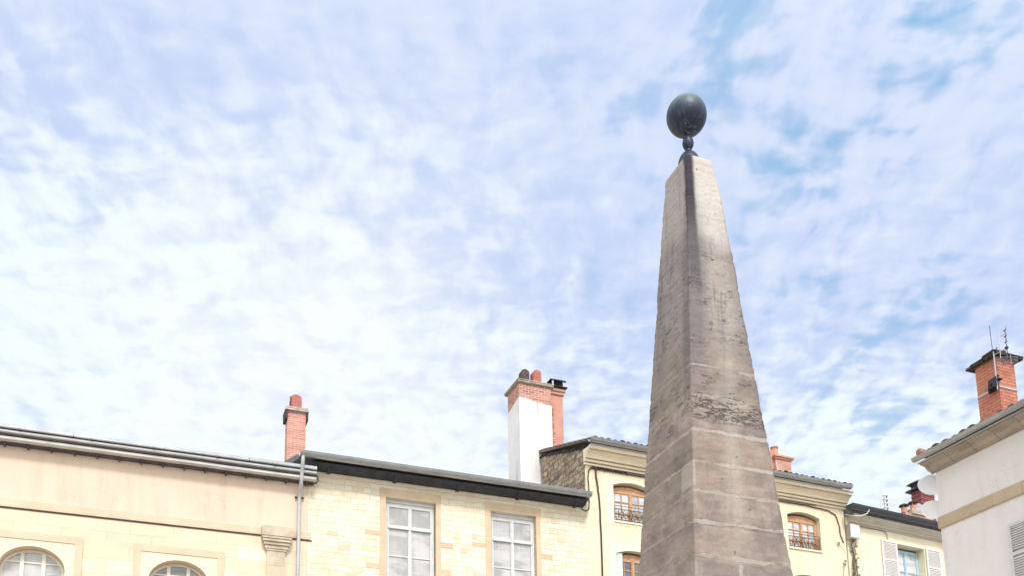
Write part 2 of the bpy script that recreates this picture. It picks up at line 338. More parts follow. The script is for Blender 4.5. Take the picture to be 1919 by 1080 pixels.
# crevices in the weathered courses
zone = h.m('ADD', h.m('MULTIPLY', h.step(V, 7.9, 8.3), h.step(V, 9.6, 9.2)), h.m('MULTIPLY', h.step(V, 6.9, 7.05), h.step(V, 7.75, 7.6)))
wv = h.noise(h.scl(h.uv, (2.2, 13, 1)), 1.5, 5, .6, .35)
cr = h.m('MULTIPLY', h.m('MULTIPLY', h.step(h.m('ABSOLUTE', h.m('SUBTRACT', wv, .5)), .016, .002), h.step(h.noise(h.uv, 4.3, 3), .50, .62)), zone)
base = h.mix(h.m('MULTIPLY', cr, .8), base, (.05, .045, .05))
pit = h.m('MULTIPLY', h.step(h.noise(h.uv, 16, 2, .5), .70, .76), .7)
base = h.mix(pit, base, (.09, .08, .08))
# dense fissures just under one of the upper joints
wv2 = h.noise(h.scl(h.uv, (3.0, 10, 1), loc=(5, 5, 0)), 1.6, 6, .68, .5)
cr2 = h.m('MULTIPLY', h.step(h.m('ABSOLUTE', h.m('SUBTRACT', wv2, .5)), .034, .006), h.m('MULTIPLY', h.step(V, 6.98, 7.08), h.step(h.m('ADD', V, h.m('MULTIPLY', U, .10)), 7.42, 7.30)))
cr2 = h.m('MULTIPLY', cr2, right)
base = h.mix(h.m('MULTIPLY', cr2, .75), base, (.055, .050, .052))
# squared mortar repair beside the arris, and open vertical joints low down
rp = h.m('MULTIPLY', h.m('MULTIPLY', h.step(U, -.27, -.25), h.step(U, .035, .02)), h.m('MULTIPLY', h.step(V, 6.12, 6.15), h.step(V, 6.46, 6.43)))
base = h.mix(h.m('MULTIPLY', rp, .70), base, (.37, .325, .28))
vj = h.m('MULTIPLY', h.step(h.m('ABSOLUTE', h.m('SUBTRACT', U, h.m('ADD', .56, h.m('MULTIPLY', n_m, .10)))), .030, .014), h.step(V, 5.22, 5.18))
base = h.mix(h.m('MULTIPLY', vj, .65), base, (.42, .37, .32))
# mortar joints
jn = h.m('ADD', h.m('ADD', h.m('SUBTRACT', V, 5.24), h.m('MULTIPLY', h.m('SINE', h.m('MULTIPLY', V, 3.1)), .035)), h.m('MULTIPLY', h.m('SUBTRACT', h.noise(h.uv, 5.0, 5, .65), .5), .07))
fr = h.m('ABSOLUTE', h.m('SUBTRACT', h.m('FRACT', h.m('ADD', h.m('DIVIDE', jn, .414), .5)), .5))
thick = h.m('ADD', .006, h.m('MULTIPLY', n_m, .125))
thick = h.m('SUBTRACT', thick, h.m('MULTIPLY', h.step(h.noise(h.scl(h.uv, (1, 2.4, 1), loc=(6, 1, 0)), 2.2, 3), .42, .60), .034))
course_line = h.m('MULTIPLY', h.step(h.m('SUBTRACT', thick, fr), -.014, .014), h.step(V, 8.0, 7.7))
course_line = h.m('MULTIPLY', h.m('MULTIPLY', course_line, h.m('ADD', .55, h.m('MULTIPLY', right, .45))), h.step(h.noise(h.scl(h.uv, (1, 1, 1), loc=(4, 2, 0)), 2.0, 4), .34, .50))
thin2 = h.m('MULTIPLY', h.step(fr, .016, .006), h.m('MULTIPLY', h.step(V, 7.8, 8.0), h.step(V, 10.5, 10.3)))
thin2 = h.m('MULTIPLY', thin2, h.step(h.noise(h.uv, 3.1, 3), .44, .60))
base = h.mix(h.m('MULTIPLY', course_line, .80), base, h.mix(n_f, (.27, .235, .205), (.46, .41, .36)))
base = h.mix(h.m('MULTIPLY', thin2, .5), base, (.15, .13, .125))
base = h.mix(.42, base, h.mix(n_f, (.2, .2, .2), (.8, .8, .8)), 'OVERLAY')
hg = h.m('ADD', h.m('MULTIPLY', n_f, .35), h.m('ADD', n_m, h.m('SUBTRACT', h.m('MULTIPLY', course_line, .25), h.m('ADD', h.m('MULTIPLY', h.m('ADD', cr, cr2), 1.3), h.m('MULTIPLY', pit, .8)))))
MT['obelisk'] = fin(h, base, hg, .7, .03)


# ------------------------------------------------------------------ mesh builder
class MB:
    def __init__(s):
        s.v = []; s.f = []; s.uv = {}

    def add(s, vs, fs):
        o = len(s.v); s.v += [tuple(p) for p in vs]; s.f += [tuple(i + o for i in f) for f in fs]

    def box(s, u0, u1, v0, v1, z0, z1, j=0.0):
        p = [(u, v, z) for z in (z0, z1) for v in (v0, v1) for u in (u0, u1)]
        if j:
            p = [(a + rnd.uniform(-j, j), b + rnd.uniform(-j, j), c + rnd.uniform(-j, j)) for a, b, c in p]
        s.add(p, [(0, 2, 3, 1), (4, 5, 7, 6), (0, 1, 5, 4), (2, 6, 7, 3), (0, 4, 6, 2), (1, 3, 7, 5)]); return s

    def taper(s, u0, u1, v0, v1, z0, z1, t):
        p = [(u0, v0, z0), (u1, v0, z0), (u1, v1, z0), (u0, v1, z0), (u0 + t, v0 + t, z1), (u1 - t, v0 + t, z1), (u1 - t, v1 - t, z1), (u0 + t, v1 - t, z1)]
        s.add(p, [(3, 2, 1, 0), (4, 5, 6, 7), (0, 1, 5, 4), (1, 2, 6, 5), (2, 3, 7, 6), (3, 0, 4, 7)]); return s

    def prism(s, prof, u0, u1, seg=1, sag=0.0, ends=True):
        n = len(prof); o = []
        for k in range(seg + 1):
            u = u0 + (u1 - u0) * k / seg; d = rnd.uniform(-sag, sag)
            o += [(u, v, z + d) for v, z in prof]
        fs = []
        for k in range(seg):
            for i in range(n):
                j = (i + 1) % n
                fs.append((k * n + i, k * n + j, (k + 1) * n + j, (k + 1) * n + i))
        if ends:
            fs += [tuple(range(n - 1, -1, -1)), tuple(seg * n + i for i in range(n))]
        s.add(o, fs); return s

    def vprism(s, prof, v0, v1):          # profile in (u, z), extruded along v
        n = len(prof)
        s.add([(u, v0, z) for u, z in prof] + [(u, v1, z) for u, z in prof],
              [(i, (i + 1) % n, n + (i + 1) % n, n + i) for i in range(n)] + [tuple(range(n - 1, -1, -1)), tuple(range(n, 2 * n))]); return s

    def tube(s, pts, r, n=8, r2=None):
        pts = [Vector(p) for p in pts]; m = len(pts); o = []
        for i, p in enumerate(pts):
            t = (pts[min(i + 1, m - 1)] - pts[max(i - 1, 0)]).normalized()
            a = t.cross(Vector((0, 0, 1)))
            if a.length < .2: a = t.cross(Vector((0, 1, 0)))
            a.normalize(); b = t.cross(a)
            rr = r + ((r2 - r) * i / (m - 1) if r2 is not None else 0)
            o += [p + (a * math.cos(k * 2 * math.pi / n) + b * math.sin(k * 2 * math.pi / n)) * rr for k in range(n)]
        fs = [(i * n + k, i * n + (k + 1) % n, (i + 1) * n + (k + 1) % n, (i + 1) * n + k) for i in range(m - 1) for k in range(n)]
        fs += [tuple(range(n - 1, -1, -1)), tuple((m - 1) * n + k for k in range(n))]
        s.add(o, fs); return s

    def lathe(s, prof, c, n=24, mtx=None):
        o = []
        for r, z in prof:
            for k in range(n):
                p = Vector((r * math.cos(2 * math.pi * k / n), r * math.sin(2 * math.pi * k / n), z))
                if mtx: p = mtx @ p
                o.append(p + Vector(c))
        m = len(prof)
        fs = [(i * n + k, i * n + (k + 1) % n, (i + 1) * n + (k + 1) % n, (i + 1) * n + k) for i in range(m - 1) for k in range(n)]
        fs += [tuple(range(n - 1, -1, -1)), tuple((m - 1) * n + k for k in range(n))]
        s.add(o, fs); return s

    def build(s, name, m, parent=None, smooth=False, label=None, kind=None):
        me = bpy.data.meshes.new(name); me.from_pydata(s.v, [], s.f); me.update()
        uvl = me.uv_layers.new(name='UVMap')
        for p in me.polygons:
            nx, ny, nz = p.normal
            for li in p.loop_indices:
                vi = me.loops[li].vertex_index
                if vi in s.uv:
                    uvl.data[li].uv = s.uv[vi]; continue
                c = me.vertices[vi].co
                if abs(nz) > .75: q = (c.x, c.y)
                elif abs(nx) > abs(ny): q = (c.y + 3.3, c.z)
                else: q = (c.x, c.z)
                uvl.data[li].uv = q
            p.use_smooth = smooth
        me.materials.append(MT[m] if isinstance(m, str) else m)
        if smooth:
            try: me.set_sharp_from_angle(angle=R(40))
            except Exception: pass
        o = bpy.data.objects.new(name, me); COL.objects.link(o)
        if parent: o.parent = parent
        if label: o['label'] = label
        if kind: o['kind'] = kind
        return o


def thing(name, label, cat, loc=(0, 0, 0), az=None, group=None):
    o = bpy.data.objects.new(name, None); COL.objects.link(o)
    o.location = loc; o.empty_display_size = .3
    if az is not None: o.rotation_euler = (0, 0, R(90 - az))
    o['label'] = label; o['category'] = cat
    if group: o['group'] = group
    return o


def wall(mb, u0, u1, z0, z1, holes, depth=.3, v=0.0, back=8.0, n=16):
    """front face with openings (ua, ub, zb, zs, zt): rectangular when zs == zt, else arched"""
    def top(hh, u):
        ua, ub, zb, zs, zt = hh
        if zs == zt: return zt
        c = (ua + ub) / 2; a = (ub - ua) / 2; q = max(0.0, 1 - ((u - c) / a) ** 2)
        return zs + (zt - zs) * (math.sqrt(q) if (zt - zs) > .3 else q)
    bp = {u0, u1}
    for hh in holes:
        bp |= {hh[0], hh[1]}
        if hh[3] != hh[4]:
            for k in range(1, n): bp.add((hh[0] + hh[1]) / 2 - (hh[1] - hh[0]) / 2 * math.cos(math.pi * k / n))
    bp = sorted(bp)
    for a, b in zip(bp, bp[1:]):
        if b - a < 1e-6: continue
        cur = (z0, z0)
        for hh in sorted([x for x in holes if x[0] <= a + 1e-6 and x[1] >= b - 1e-6], key=lambda x: x[2]):
            if hh[2] > cur[0] + 1e-6:
                mb.add([(a, v, cur[0]), (b, v, cur[1]), (b, v, hh[2]), (a, v, hh[2])], [(0, 1, 2, 3)])
            ta, tb = top(hh, a), top(hh, b)
            mb.add([(a, v, ta), (b, v, tb), (b, v + depth, tb), (a, v + depth, ta)], [(0, 1, 2, 3)])
            cur = (ta, tb)
        mb.add([(a, v, cur[0]), (b, v, cur[1]), (b, v, z1), (a, v, z1)], [(0, 1, 2, 3)])
    for ua, ub, zb, zs, zt in holes:
        mb.add([(ua, v, zb), (ua, v + depth, zb), (ua, v + depth, zs), (ua, v, zs)], [(0, 1, 2, 3)])
        mb.add([(ub, v, zb), (ub, v + depth, zb), (ub, v + depth, zs), (ub, v, zs)], [(3, 2, 1, 0)])
        mb.add([(ua, v, zb), (ub, v, zb), (ub, v + depth, zb), (ua, v + depth, zb)], [(0, 1, 2, 3)])
    if back:
        for q in ([(u0, v, z0), (u0, back, z0), (u0, back, z1), (u0, v, z1)], [(u1, v, z0), (u1, back, z0), (u1, back, z1), (u1, v, z1)],
                  [(u0, back, z0), (u1, back, z0), (u1, back, z1), (u0, back, z1)]):
            mb.add(q, [(0, 1, 2, 3)])
    return mb


def gutter_prof(v, z, r, t=.012, n=10):     # half-round trough, rim at z, centre at v; closed outline
    outer = [(v - r * math.cos(math.pi * k / n), z - r * math.sin(math.pi * k / n)) for k in range(n + 1)]
    inner = [(v + (r - t) * math.cos(math.pi * k / n), z - (r - t) * math.sin(math.pi * k / n) + .001) for k in range(n + 1)]
    return outer + inner


def casement(parent, u0, u1, z0, z1, v, rows, matf, matp, fw=.07, arch=0.0, cols=2, bars=1, thick=.06, dark=None, name='window'):
    """window part: frame mesh; panes as sub-parts. rows = heights of the glazing bars. bars = columns of panes per leaf"""
    f = MB()
    f.box(u0, u0 + fw, v, v + thick, z0, z1); f.box(u1 - fw, u1, v, v + thick, z0, z1)
    f.box(u0 + fw, u1 - fw, v + .002, v + thick, z1 - fw, z1); f.box(u0 + fw, u1 - fw, v + .002, v + thick, z0, z0 + fw)
    if arch:
        n = 12; c = (u0 + u1) / 2; a = (u1 - u0) / 2
        top = [(c - a * math.cos(math.pi * k / n), z1 + arch * (1 - math.cos(math.pi * k / n) ** 2)) for k in range(n + 1)]
        f.vprism(top + [(u1, z1 - .001)] + [(u0, z1 - .001)], v + .004, v + thick)
    lw = (u1 - u0 - 2 * fw) / cols
    o = None
    panes = []
    for c in range(cols):
        a = u0 + fw + c * lw; b = a + lw; sw = .055
        f.box(a + .002, a + sw, v - .012, v + thick - .01, z0 + fw, z1 - fw); f.box(b - sw, b - .002, v - .012, v + thick - .01, z0 + fw, z1 - fw)
        f.box(a + sw, b - sw, v - .010, v + thick - .01, z1 - fw - sw, z1 - fw - .001); f.box(a + sw, b - sw, v - .010, v + thick - .01, z0 + fw + .001, z0 + fw + sw)
        for zr, hw in rows:
            f.box(a + sw, b - sw, v - (.008 if hw < .04 else .03), v + thick - .01, zr - hw, zr + hw)
            if hw > .04: f.box(a + .02, b - .02, v - .05, v - .03, zr - hw * .9, zr - hw * .3)
        for k in range(1, bars):
            ub = a + sw + (b - a - 2 * sw) * k / bars
            f.box(ub - .014, ub + .014, v - .006, v + thick - .012, z0 + fw + sw, z1 - fw - sw)
        panes.append((a + sw - .01, b - sw + .01))
    if cols == 2:
        m = (u0 + u1) / 2; f.box(m - .03, m + .03, v - .03, v - .012, z0 + fw, z1 - fw)
    o = f.build(name, matf, parent)
    for i, (a, b) in enumerate(panes):
        MB().box(a, b, v + .02, v + .028, z0 + fw, z1 - fw).build('pane', matp if not dark or i not in dark else 'pane_dark', o)
    return o


def shutter(parent, u0, u1, z0, z1, v, matn, n=24, label=None):
    f = MB(); w = .06
    f.box(u0, u0 + w, v - .035, v, z0, z1); f.box(u1 - w, u1, v - .035, v, z0, z1)
    rails = [z1 - .07, (z0 + z1) / 2 - .05, z0]
    if z1 - z0 > 1.3: rails = [z1 - .07, z1 - .07 - (z1 - z0) * .33, z0 + (z1 - z0) * .33, z0]
    for zr in rails: f.box(u0 + w, u1 - w, v - .033, v, zr, zr + .07)
    o = f.build('shutter', matn, parent, label=label)
    l = MB(); z = z0 + .10
    while z < z1 - .10:
        if all(not (zr - .035 < z < zr + .085) for zr in rails):
            l.add([(u0 + w, v - .032, z), (u1 - w, v - .032, z), (u1 - w, v - .002, z + .040), (u0 + w, v - .002, z + .040),
                   (u0 + w, v - .032, z + .008), (u1 - w, v - .032, z + .008), (u1 - w, v - .002, z + .048), (u0 + w, v - .002, z + .048)],
                  [(0, 3, 2, 1), (4, 5, 6, 7), (0, 1, 5, 4), (2, 3, 7, 6), (0, 4, 7, 3), (1, 2, 6, 5)])
        z += .052
    l.build('louvres', matn, o)
    return o


def tile_roof(u0, u1, v0, v1, z0, slope, per=.21, amp=.05, row=.34, jit=.02):
    mb = MB(); nu = int((u1 - u0) / per); k = 8; pts = []
    cols = nu * k + 1; rows = int((v1 - v0) / row)
    cj = [(rnd.uniform(-jit, jit), rnd.uniform(-jit, jit)) for _ in range(nu + 1)]
    for r in range(rows):
        for e in (0, 1):
            v = v0 + (r + e) * row
            for i in range(cols):
                ph = i / k; c = cj[int(ph)]
                hgt = amp * abs(math.sin(math.pi * ph)) ** .7
                pts.append((u0 + ph * per, v + (c[0] if r == 0 and e == 0 else 0) * 2, z0 + (v - v0) * slope + hgt + (.035 if e == 0 else 0) + c[1] * .5))
    fs = []
    for r in range(rows * 2 - 1):
        for i in range(cols - 1):
            a = r * cols + i; fs.append((a, a + 1, a + cols + 1, a + cols))
    mb.add(pts, fs)
    # rough eave thickness below each tile
    for i in range(cols - 1):
        p, q = pts[i], pts[i + 1]
        mb.add([p, q, (q[0], q[1] + .01, q[2] - .022), (p[0], p[1] + .01, p[2] - .022)], [(0, 3, 2, 1)])
    mb.prism([(v0 + .04, z0 - .03), (v0 + .04, z0 - .005), (v1, z0 - .005 + (v1 - v0) * slope), (v1, z0 - .1 + (v1 - v0) * slope)], u0, u1)
    return mb


def scroll_rail(parent, u0, u1, z0, z1, v):
    """wrought-iron guard: rails, end posts, S-scrolls and rings"""
    r = MB(); T = .009
    for z in (z0 + .03, z1, z1 - .10):
        r.tube([(u0, v, z), (u1, v, z)], T, 6)
    for u in (u0 + .01, u1 - .01): r.tube([(u, v, z0), (u, v, z1)], T, 6)
    n = 4; wd = (u1 - u0) / n
    for i in range(n):
        c = u0 + wd * (i + .5); zc = (z0 + z1 - .10 + .03) / 2; H = (z1 - .10 - z0 - .03) / 2
        for sg in (-1, 1):
            pts = [(c + sg * (.03 + (wd * .40) * math.sin(t * math.pi) ** .8 * (1 if t < .7 else .6)), v, zc + H * math.cos(t * math.pi)) for t in [k / 14 for k in range(15)]]
            r.tube(pts, T, 6)
            ring = [(c + sg * wd * .20 + .055 * math.cos(a), v, zc - H * .25 + .055 * math.sin(a)) for a in [k * 2 * math.pi / 10 for k in range(11)]]
            r.tube(ring, T * .8, 5)
        r.tube([(c, v, z0 + .03), (c, v, z1 - .1)], T, 6)
    ring = [((u0 + u1) / 2 + .12 * math.cos(a), v - .01, (z0 + z1) / 2 - .03 + .15 * math.sin(a)) for a in [k * 2 * math.pi / 16 for k in range(17)]]
    r.tube(ring, T, 6)
    return r.build('railing', 'iron', parent)


# ------------------------------------------------------------------ ground
g = MB(); g.add([(-400, -400, 0), (400, -400, 0), (400, 400, 0), (-400, 400, 0)], [(0, 1, 2, 3)])
g.build('ground', 'paving', kind='structure')

# ------------------------------------------------------------------ obelisk
OB = thing('obelisk', 'tall weathered stone obelisk with dark stained arris, crowned by a bronze ball', 'obelisk', (2.4795, 11.741, 0), 68.4)
ZT = 10.87; SU, SV, KU, KV = .426, .556, .161, .145
def obelisk_shaft():
    mb = MB(); ns = 30; nc = 4; rows = 430; zb = 2.1
    ring0 = None
    pts_per = 4 * (ns + nc)
    for r in range(rows + 1):
        z = zb + (ZT - zb) * r / rows
        d = ZT - z; hu = (SU + KU * d) / 2; hv = (SV + KV * d) / 2
        jd = abs(((z - 5.24) / .414 + .5) % 1 - .5) * .414      # distance to the nearest joint
        gro = -.010 * math.exp(-(jd / .016) ** 2)
        rc = .018 + .012 * noise.noise(Vector((z * 3, 4.4, 1))) + .006 * max(0, (z - 9.4)) + .016 * math.exp(-(jd / .03) ** 2)
        if z > ZT - .06:
            k = (z - ZT + .06) / .06; inset = .018 * (1 - math.sqrt(max(0, 1 - k * k)))
        else: inset = 0
        hu -= inset; hv -= inset
        # corners in order: front (-,-) right (+,-) back (+,+) left (-,+)
        cs = [(-1, -1), (1, -1), (1, 1), (-1, 1)]
        for i in range(4):
            a, b = cs[i], cs[(i + 1) % 4]
            ca = Vector((a[0] * hu, a[1] * hv)); cb = Vector((b[0] * hu, b[1] * hv))
            dr = (cb - ca).normalized(); nrm = Vector((dr.y, -dr.x)); L = (cb - ca).length
            pre = (cs[i][0] - cs[i - 1][0], cs[i][1] - cs[i - 1][1]); pre = Vector(pre).normalized(); nprev = Vector((pre.y, -pre.x))
            seq = []
            for k in range(nc):
                t = (k + .5) / nc * math.pi / 2
                cen = ca + dr * rc - nrm * rc
                seq.append((cen + (nprev * math.cos(t) + nrm * math.sin(t)) * rc, 0.0, (nprev + nrm).normalized()))
            for k in range(ns):
                s = rc + (L - 2 * rc) * (k + .5) / ns
                seq.append((ca + dr * s, s, nrm))
            for p, s, nn in seq:
                w3 = Vector((p.x * 1.0, p.y * 1.0, z))
                amp = .004 + (.002 if (7.0 < z < 7.6 or 8.0 < z < 9.3) else 0)
                dsp = noise.fractal(w3 * 3.2, 1.0, 2.0, 4) * amp + noise.noise(Vector((p.x * 9, p.y * 9, z * 26))) * .0035
                zone = 1 if (7.0 < z < 7.6 or 8.05 < z < 9.2) else .15
                ck = noise.noise(Vector((p.x * 3, p.y * 3, z * 14 + p.x)))
                if abs(ck) < .08: dsp -= .005 * zone * (1 - abs(ck) / .10)
                dsp += gro * (1 if z < 8 else .4) * (.5 + noise.noise(w3 * 5))
                dsp += {0: .004, 1: -.004}[int(z / .414) % 2] * .6
                q = p + nn * dsp
                if z > 10.45 and q.x > hu * .3: q.x -= .05 * (z - 10.45) / .42 * (q.x / hu)
                vi = len(mb.v); mb.v.append((q.x, q.y, z))
                if i == 0: u = s
                elif i == 3: u = s - L
                elif i == 1: u = L + s
                else: u = -(hv * 2) - 2 * hu + s
                mb.uv[vi] = (u, z)
    n = pts_per
    seam = 3 * (ns + nc) 
    for r in range(rows):
        for k in range(n):
            k2 = (k + 1) % n
            mb.f.append((r * n + k, r * n + k2, (r + 1) * n + k2, (r + 1) * n + k))
    mb.f.append(tuple(rows * n + k for k in range(n)))
    # split UV seam: the arc vertices of the front arris belong to both faces, u = 0 there, which suits both
    return mb.build('shaft', 'obelisk', OB, smooth=True)
obelisk_shaft()
pb = MB(); pb.box(-1.25, 1.25, -1.2, 1.2, .35, 1.95, ); pb.box(-1.45, 1.45, -1.4, 1.4, 0, .35); pb.box(-1.4, 1.4, -1.35, 1.35, 1.95, 2.12)
pb.build('pedestal', 'grey_stone', OB)
fb = MB()
fb.lathe([(.0, ZT - .02), (.145, ZT - .01), (.148, ZT + .08), (.140, ZT + .14), (.118, ZT + .20), (.08, ZT + .25), (.045, ZT + .27), (.034, ZT + .29), (.034, ZT + .315), (.05, ZT + .33),
          (.070, ZT + .37), (.076, ZT + .41), (.070, ZT + .45), (.052, ZT + .495), (.036, ZT + .52), (.034, ZT + .60), (.0, ZT + .60)], (0, 0, 0), 32)
fo = fb.build('finial', 'bronze', OB, smooth=True)
bb = MB(); RB = .268; zc = 11.425 + RB
bb.lathe([(max(.001, RB * math.sin(math.pi * k / 40)), zc - RB * math.cos(math.pi * k / 40)) for k in range(41)], (0, 0, 0), 56)
bb.build('ball', 'bronze', fo, smooth=True)

# ------------------------------------------------------------------ plastered hall on the left (local: x along facade, y into building)
P0 = (-5.612, 25.387, 0)
HA = thing('plastered_hall', 'long peach plastered building with arched windows at far left', 'building', P0, 68)
LUN = [(-7.10, -5.64, 6.6, 9.30, 9.87), (-3.73, -2.27, 6.6, 9.30, 9.87), (-10.47, -9.01, 6.6, 9.30, 9.87)]
mb = MB(); wall(mb, -14, .22, 0, 10.80, LUN, .34, back=0); 
mb.build('lower_wall', 'ashlar', HA, label='lower wall of smooth peach and cream stone blocks')
mb = MB(); mb.add([(-14, -.012, 10.99), (.22, -.012, 10.99), (.22, -.012, 12.40), (-14, -.012, 12.40)], [(0, 1, 2, 3)])
for q in ([(.22, -.012, 0), (.22, 9, 0), (.22, 9, 12.34), (.22, -.012, 12.34)], [(-14, 0, 0), (-14, 9, 0), (-14, 9, 12.34), (-14, 0, 12.34)], [(-14, 9, 0), (.22, 9, 0), (.22, 9, 12.34), (-14, 9, 12.34)]):
    mb.add(q, [(0, 1, 2, 3)])
mb.build('upper_wall', 'plaster_peach', HA, label='smooth peach plastered upper wall')
mb = MB(); mb.prism([(0, 10.80), (-.045, 10.79), (-.05, 10.82), (-.05, 10.985), (-.03, 11.0), (0, 11.0)], -14, -1.0, 40, .003)
mb.prism([(0, 10.80), (-.045, 10.79), (-.05, 10.82), (-.05, 10.985), (-.03, 11.0), (0, 11.0)], -.2, .30)
mb.build('string_course', 'ashlar_trim', HA)
# dark strip painting in the shadow beneath the string course
MB().box(-14, .34, -.02, .01, 10.755, 10.785).build('course_shadow_strip', 'brown_dark', HA)
# pilaster with stepped capital
mb = MB()
mb.box(-.84, -.37, -.085, 0, 0, 10.36)
mb.build('pilaster', 'ashlar_trim', HA); mb = MB()
mb.box(-.83, -.38, -.09, 0, 9.95, 10.358)
for a, b_, z0, z1, vv in ((-.87, -.34, 10.36, 10.41, .11), (-.90, -.31, 10.415, 10.50, .13), (-.93, -.27, 10.51, 10.58, .17), (-.965, -.24, 10.59, 10.66, .21), (-.98, -.22, 10.665, 10.72, .235), (-1.0, -.20, 10.725, 10.985, .25)):
    mb.box(a, b_, -vv, 0, z0, z1)
mb.build('capital', 'capital_stone', HA, label='stepped grey weathered capital')
for ua, ub, zb, zs, zt in LUN:
    c = (ua + ub) / 2
    m2 = MB(); a, b_ = c - 1.10, c + 1.10
    m2.box(a, a + .17, -.028, -.002, 6.4, 10.02); m2.box(b_ - .17, b_, -.028, -.002, 6.4, 10.02); m2.box(a, b_, -.028, -.002, 10.022, 10.20)
    m2.build('window_surround', 'ashlar_trim', HA)
    # cream panel around the arch, a thin sheet with the arch cut out
    m3 = MB(); wall(m3, a + .172, b_ - .172, 6.4, 10.018, [(ua, ub, 6.6, zs, zt)], .01, v=-.008, back=0)
    m3.build('arch_panel', 'cream_panel', HA)
    # window: frame with three lights
    f = MB(); v0 = .27
    n = 20; A = (ub - ua) / 2 - .01; B = zt - zs - .01
    outer = [(c - A * math.cos(math.pi * k / n), zs + B * math.sin(math.pi * k / n)) for k in range(n + 1)]
    inner = [(c - (A - .07) * math.cos(math.pi * k / n), zs + (B - .07) * math.sin(math.pi * k / n)) for k in range(n + 1)]
    for k in range(n):
        o1, o2, i1, i2 = outer[k], outer[k + 1], inner[k], inner[k + 1]
        f.vprism([i1, i2, o2, o1], v0, v0 + .07)
    f.box(ua, ua + .08, v0, v0 + .07, 6.6, zs); f.box(ub - .08, ub, v0, v0 + .07, 6.6, zs)
    for du in (-.24, .24):
        hz = zs + (B - .04) * math.sqrt(1 - (du / A) ** 2)
        f.box(c + du - .045, c + du + .045, v0 - .015, v0 + .06, 6.6, hz)
    for zr in (9.53, 9.05, 8.6): 
        aa = A * math.sqrt(max(0, 1 - max(0, (zr - zs) / B) ** 2)) - .03
        f.box(c - aa, c + aa, v0 + .003, v0 + .05, zr - .018, zr + .018)
    wo = f.build('window', 'frame_cream', HA)
    MB().vprism([(ua, 6.6), (ub, 6.6)] + [(x, z) for x, z in reversed(outer)], v0 + .03, v0 + .036).build('pane', 'pane_pale' if ua < -5 else 'pane_grey', wo)
# eaves: stepped metal trims and a dark strip for the shadow gap
mb = MB(); mb.prism([(-.014, 12.345), (-.17, 12.35), (-.18, 12.378), (-.014, 12.382)], -14, .36, 30, .002); mb.build('soffit_board', 'brown_dark', HA)
u = -8.18
while u < .3:
    MB().box(u - .02, u + .02, -.21, -.013, 12.30, 12.344).build('soffit_bracket', 'brown_dark', HA); u += .52
mb = MB(); mb.prism([(-.02, 12.385), (-.36, 12.39), (-.37, 12.445), (-.02, 12.46)], -14, .36, 30, .003); mb.build('fascia', 'white_edge', HA, label='pale painted fascia board')
mb = MB(); mb.prism([(-.02, 12.463), (-.38, 12.465), (-.385, 12.50), (-.02, 12.50)], -14, .36, 30, .003); mb.build('shadow_gap_strip', 'brown_dark', HA)  # dark strip painting in the shadow gap below the gutter
mb = MB(); mb.prism([(-.02, 12.503), (-.43, 12.51), (-.455, 12.53), (-.455, 12.568), (-.02, 12.585)], -14, .36, 30, .003); mb.build('gutter', 'zinc_light', HA)
mb = MB(); 
ua = -14
while ua < .3:
    ub = min(ua + 2.1, .37)
    dz = rnd.uniform(-.008, .008)
    mb.prism([(-.02, 12.588 + dz), (-.48, 12.605 + dz), (-.50, 12.625 + dz), (-.50, 12.70 + dz), (-.48, 12.71 + dz), (7, 12.69 + 1.6), (7, 12.5 + 1.6)], ua, ub - .012); ua = ub
mb.build('roof', 'zinc', HA, label='grey metal edged roof')
for uu in (-6.8, -5.2, -3.75, -2.2, -.75):
    MB().box(uu - .03, uu + .03, -.525, -.49, 12.615, 12.645).build('roof_clip', 'zinc_light', HA)

# ------------------------------------------------------------------ stone house in the middle
HB = thing('stone_house', 'cream coursed stone house with two tall white windows and a round zinc gutter', 'building', P0, 67.8)
WB = [(2.38, 3.83, 8.9, 12.31, 12.31), (5.50, 6.93, 8.9, 12.31, 12.31)]
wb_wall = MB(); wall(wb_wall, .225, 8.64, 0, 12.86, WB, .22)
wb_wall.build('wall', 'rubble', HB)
for ua, ub, zb, z1, _ in WB:
    m = MB()
    m.box(ua - .17, ua, -.010, .16, 8.8, 12.31); m.box(ub, ub + .15, -.010, .16, 8.8, 12.31)
    m.box(ua - .18, ub + .16, -.012, .16, 12.312, 12.56, .004)
    for zq, wl, wr in ((11.16, .42, .0), (11.02, 0, .36), (10.2, .38, .3), (9.3, .3, .42)):
        if wl: m.box(ua - .17 - wl, ua - .173, -.007, .02, zq, zq + .13, .003)
        if wr: m.box(ub + .153, ub + .15 + wr, -.007, .02, zq, zq + .14, .003)
    m.build('window_surround', 'tan_stone', HB)
    casement(HB, ua + .012, ub - .012, 8.93, 12.20, .14, [(11.50, .055), (10.66, .018), (9.8, .018)], 'frame_white', 'pane_pale', fw=.06)
    MB().box(ua, ub, .12, .24, 12.205, 12.308).build('head_board', 'shutter_grey', HB)
for uq, zq, s in ((.75, 11.0, .3), (1.05, 10.62, .34), (4.55, 10.9, .22), (4.9, 11.4, .18), (1.2, 9.9, .4), (7.6, 11.6, .26), (5.0, 10.25, .3)):
    m = MB().box(uq, uq + s, -.006, .01, zq, zq + .11 + rnd.uniform(0, .06), .004).build('patch_stone', 'tan_pale', HB)
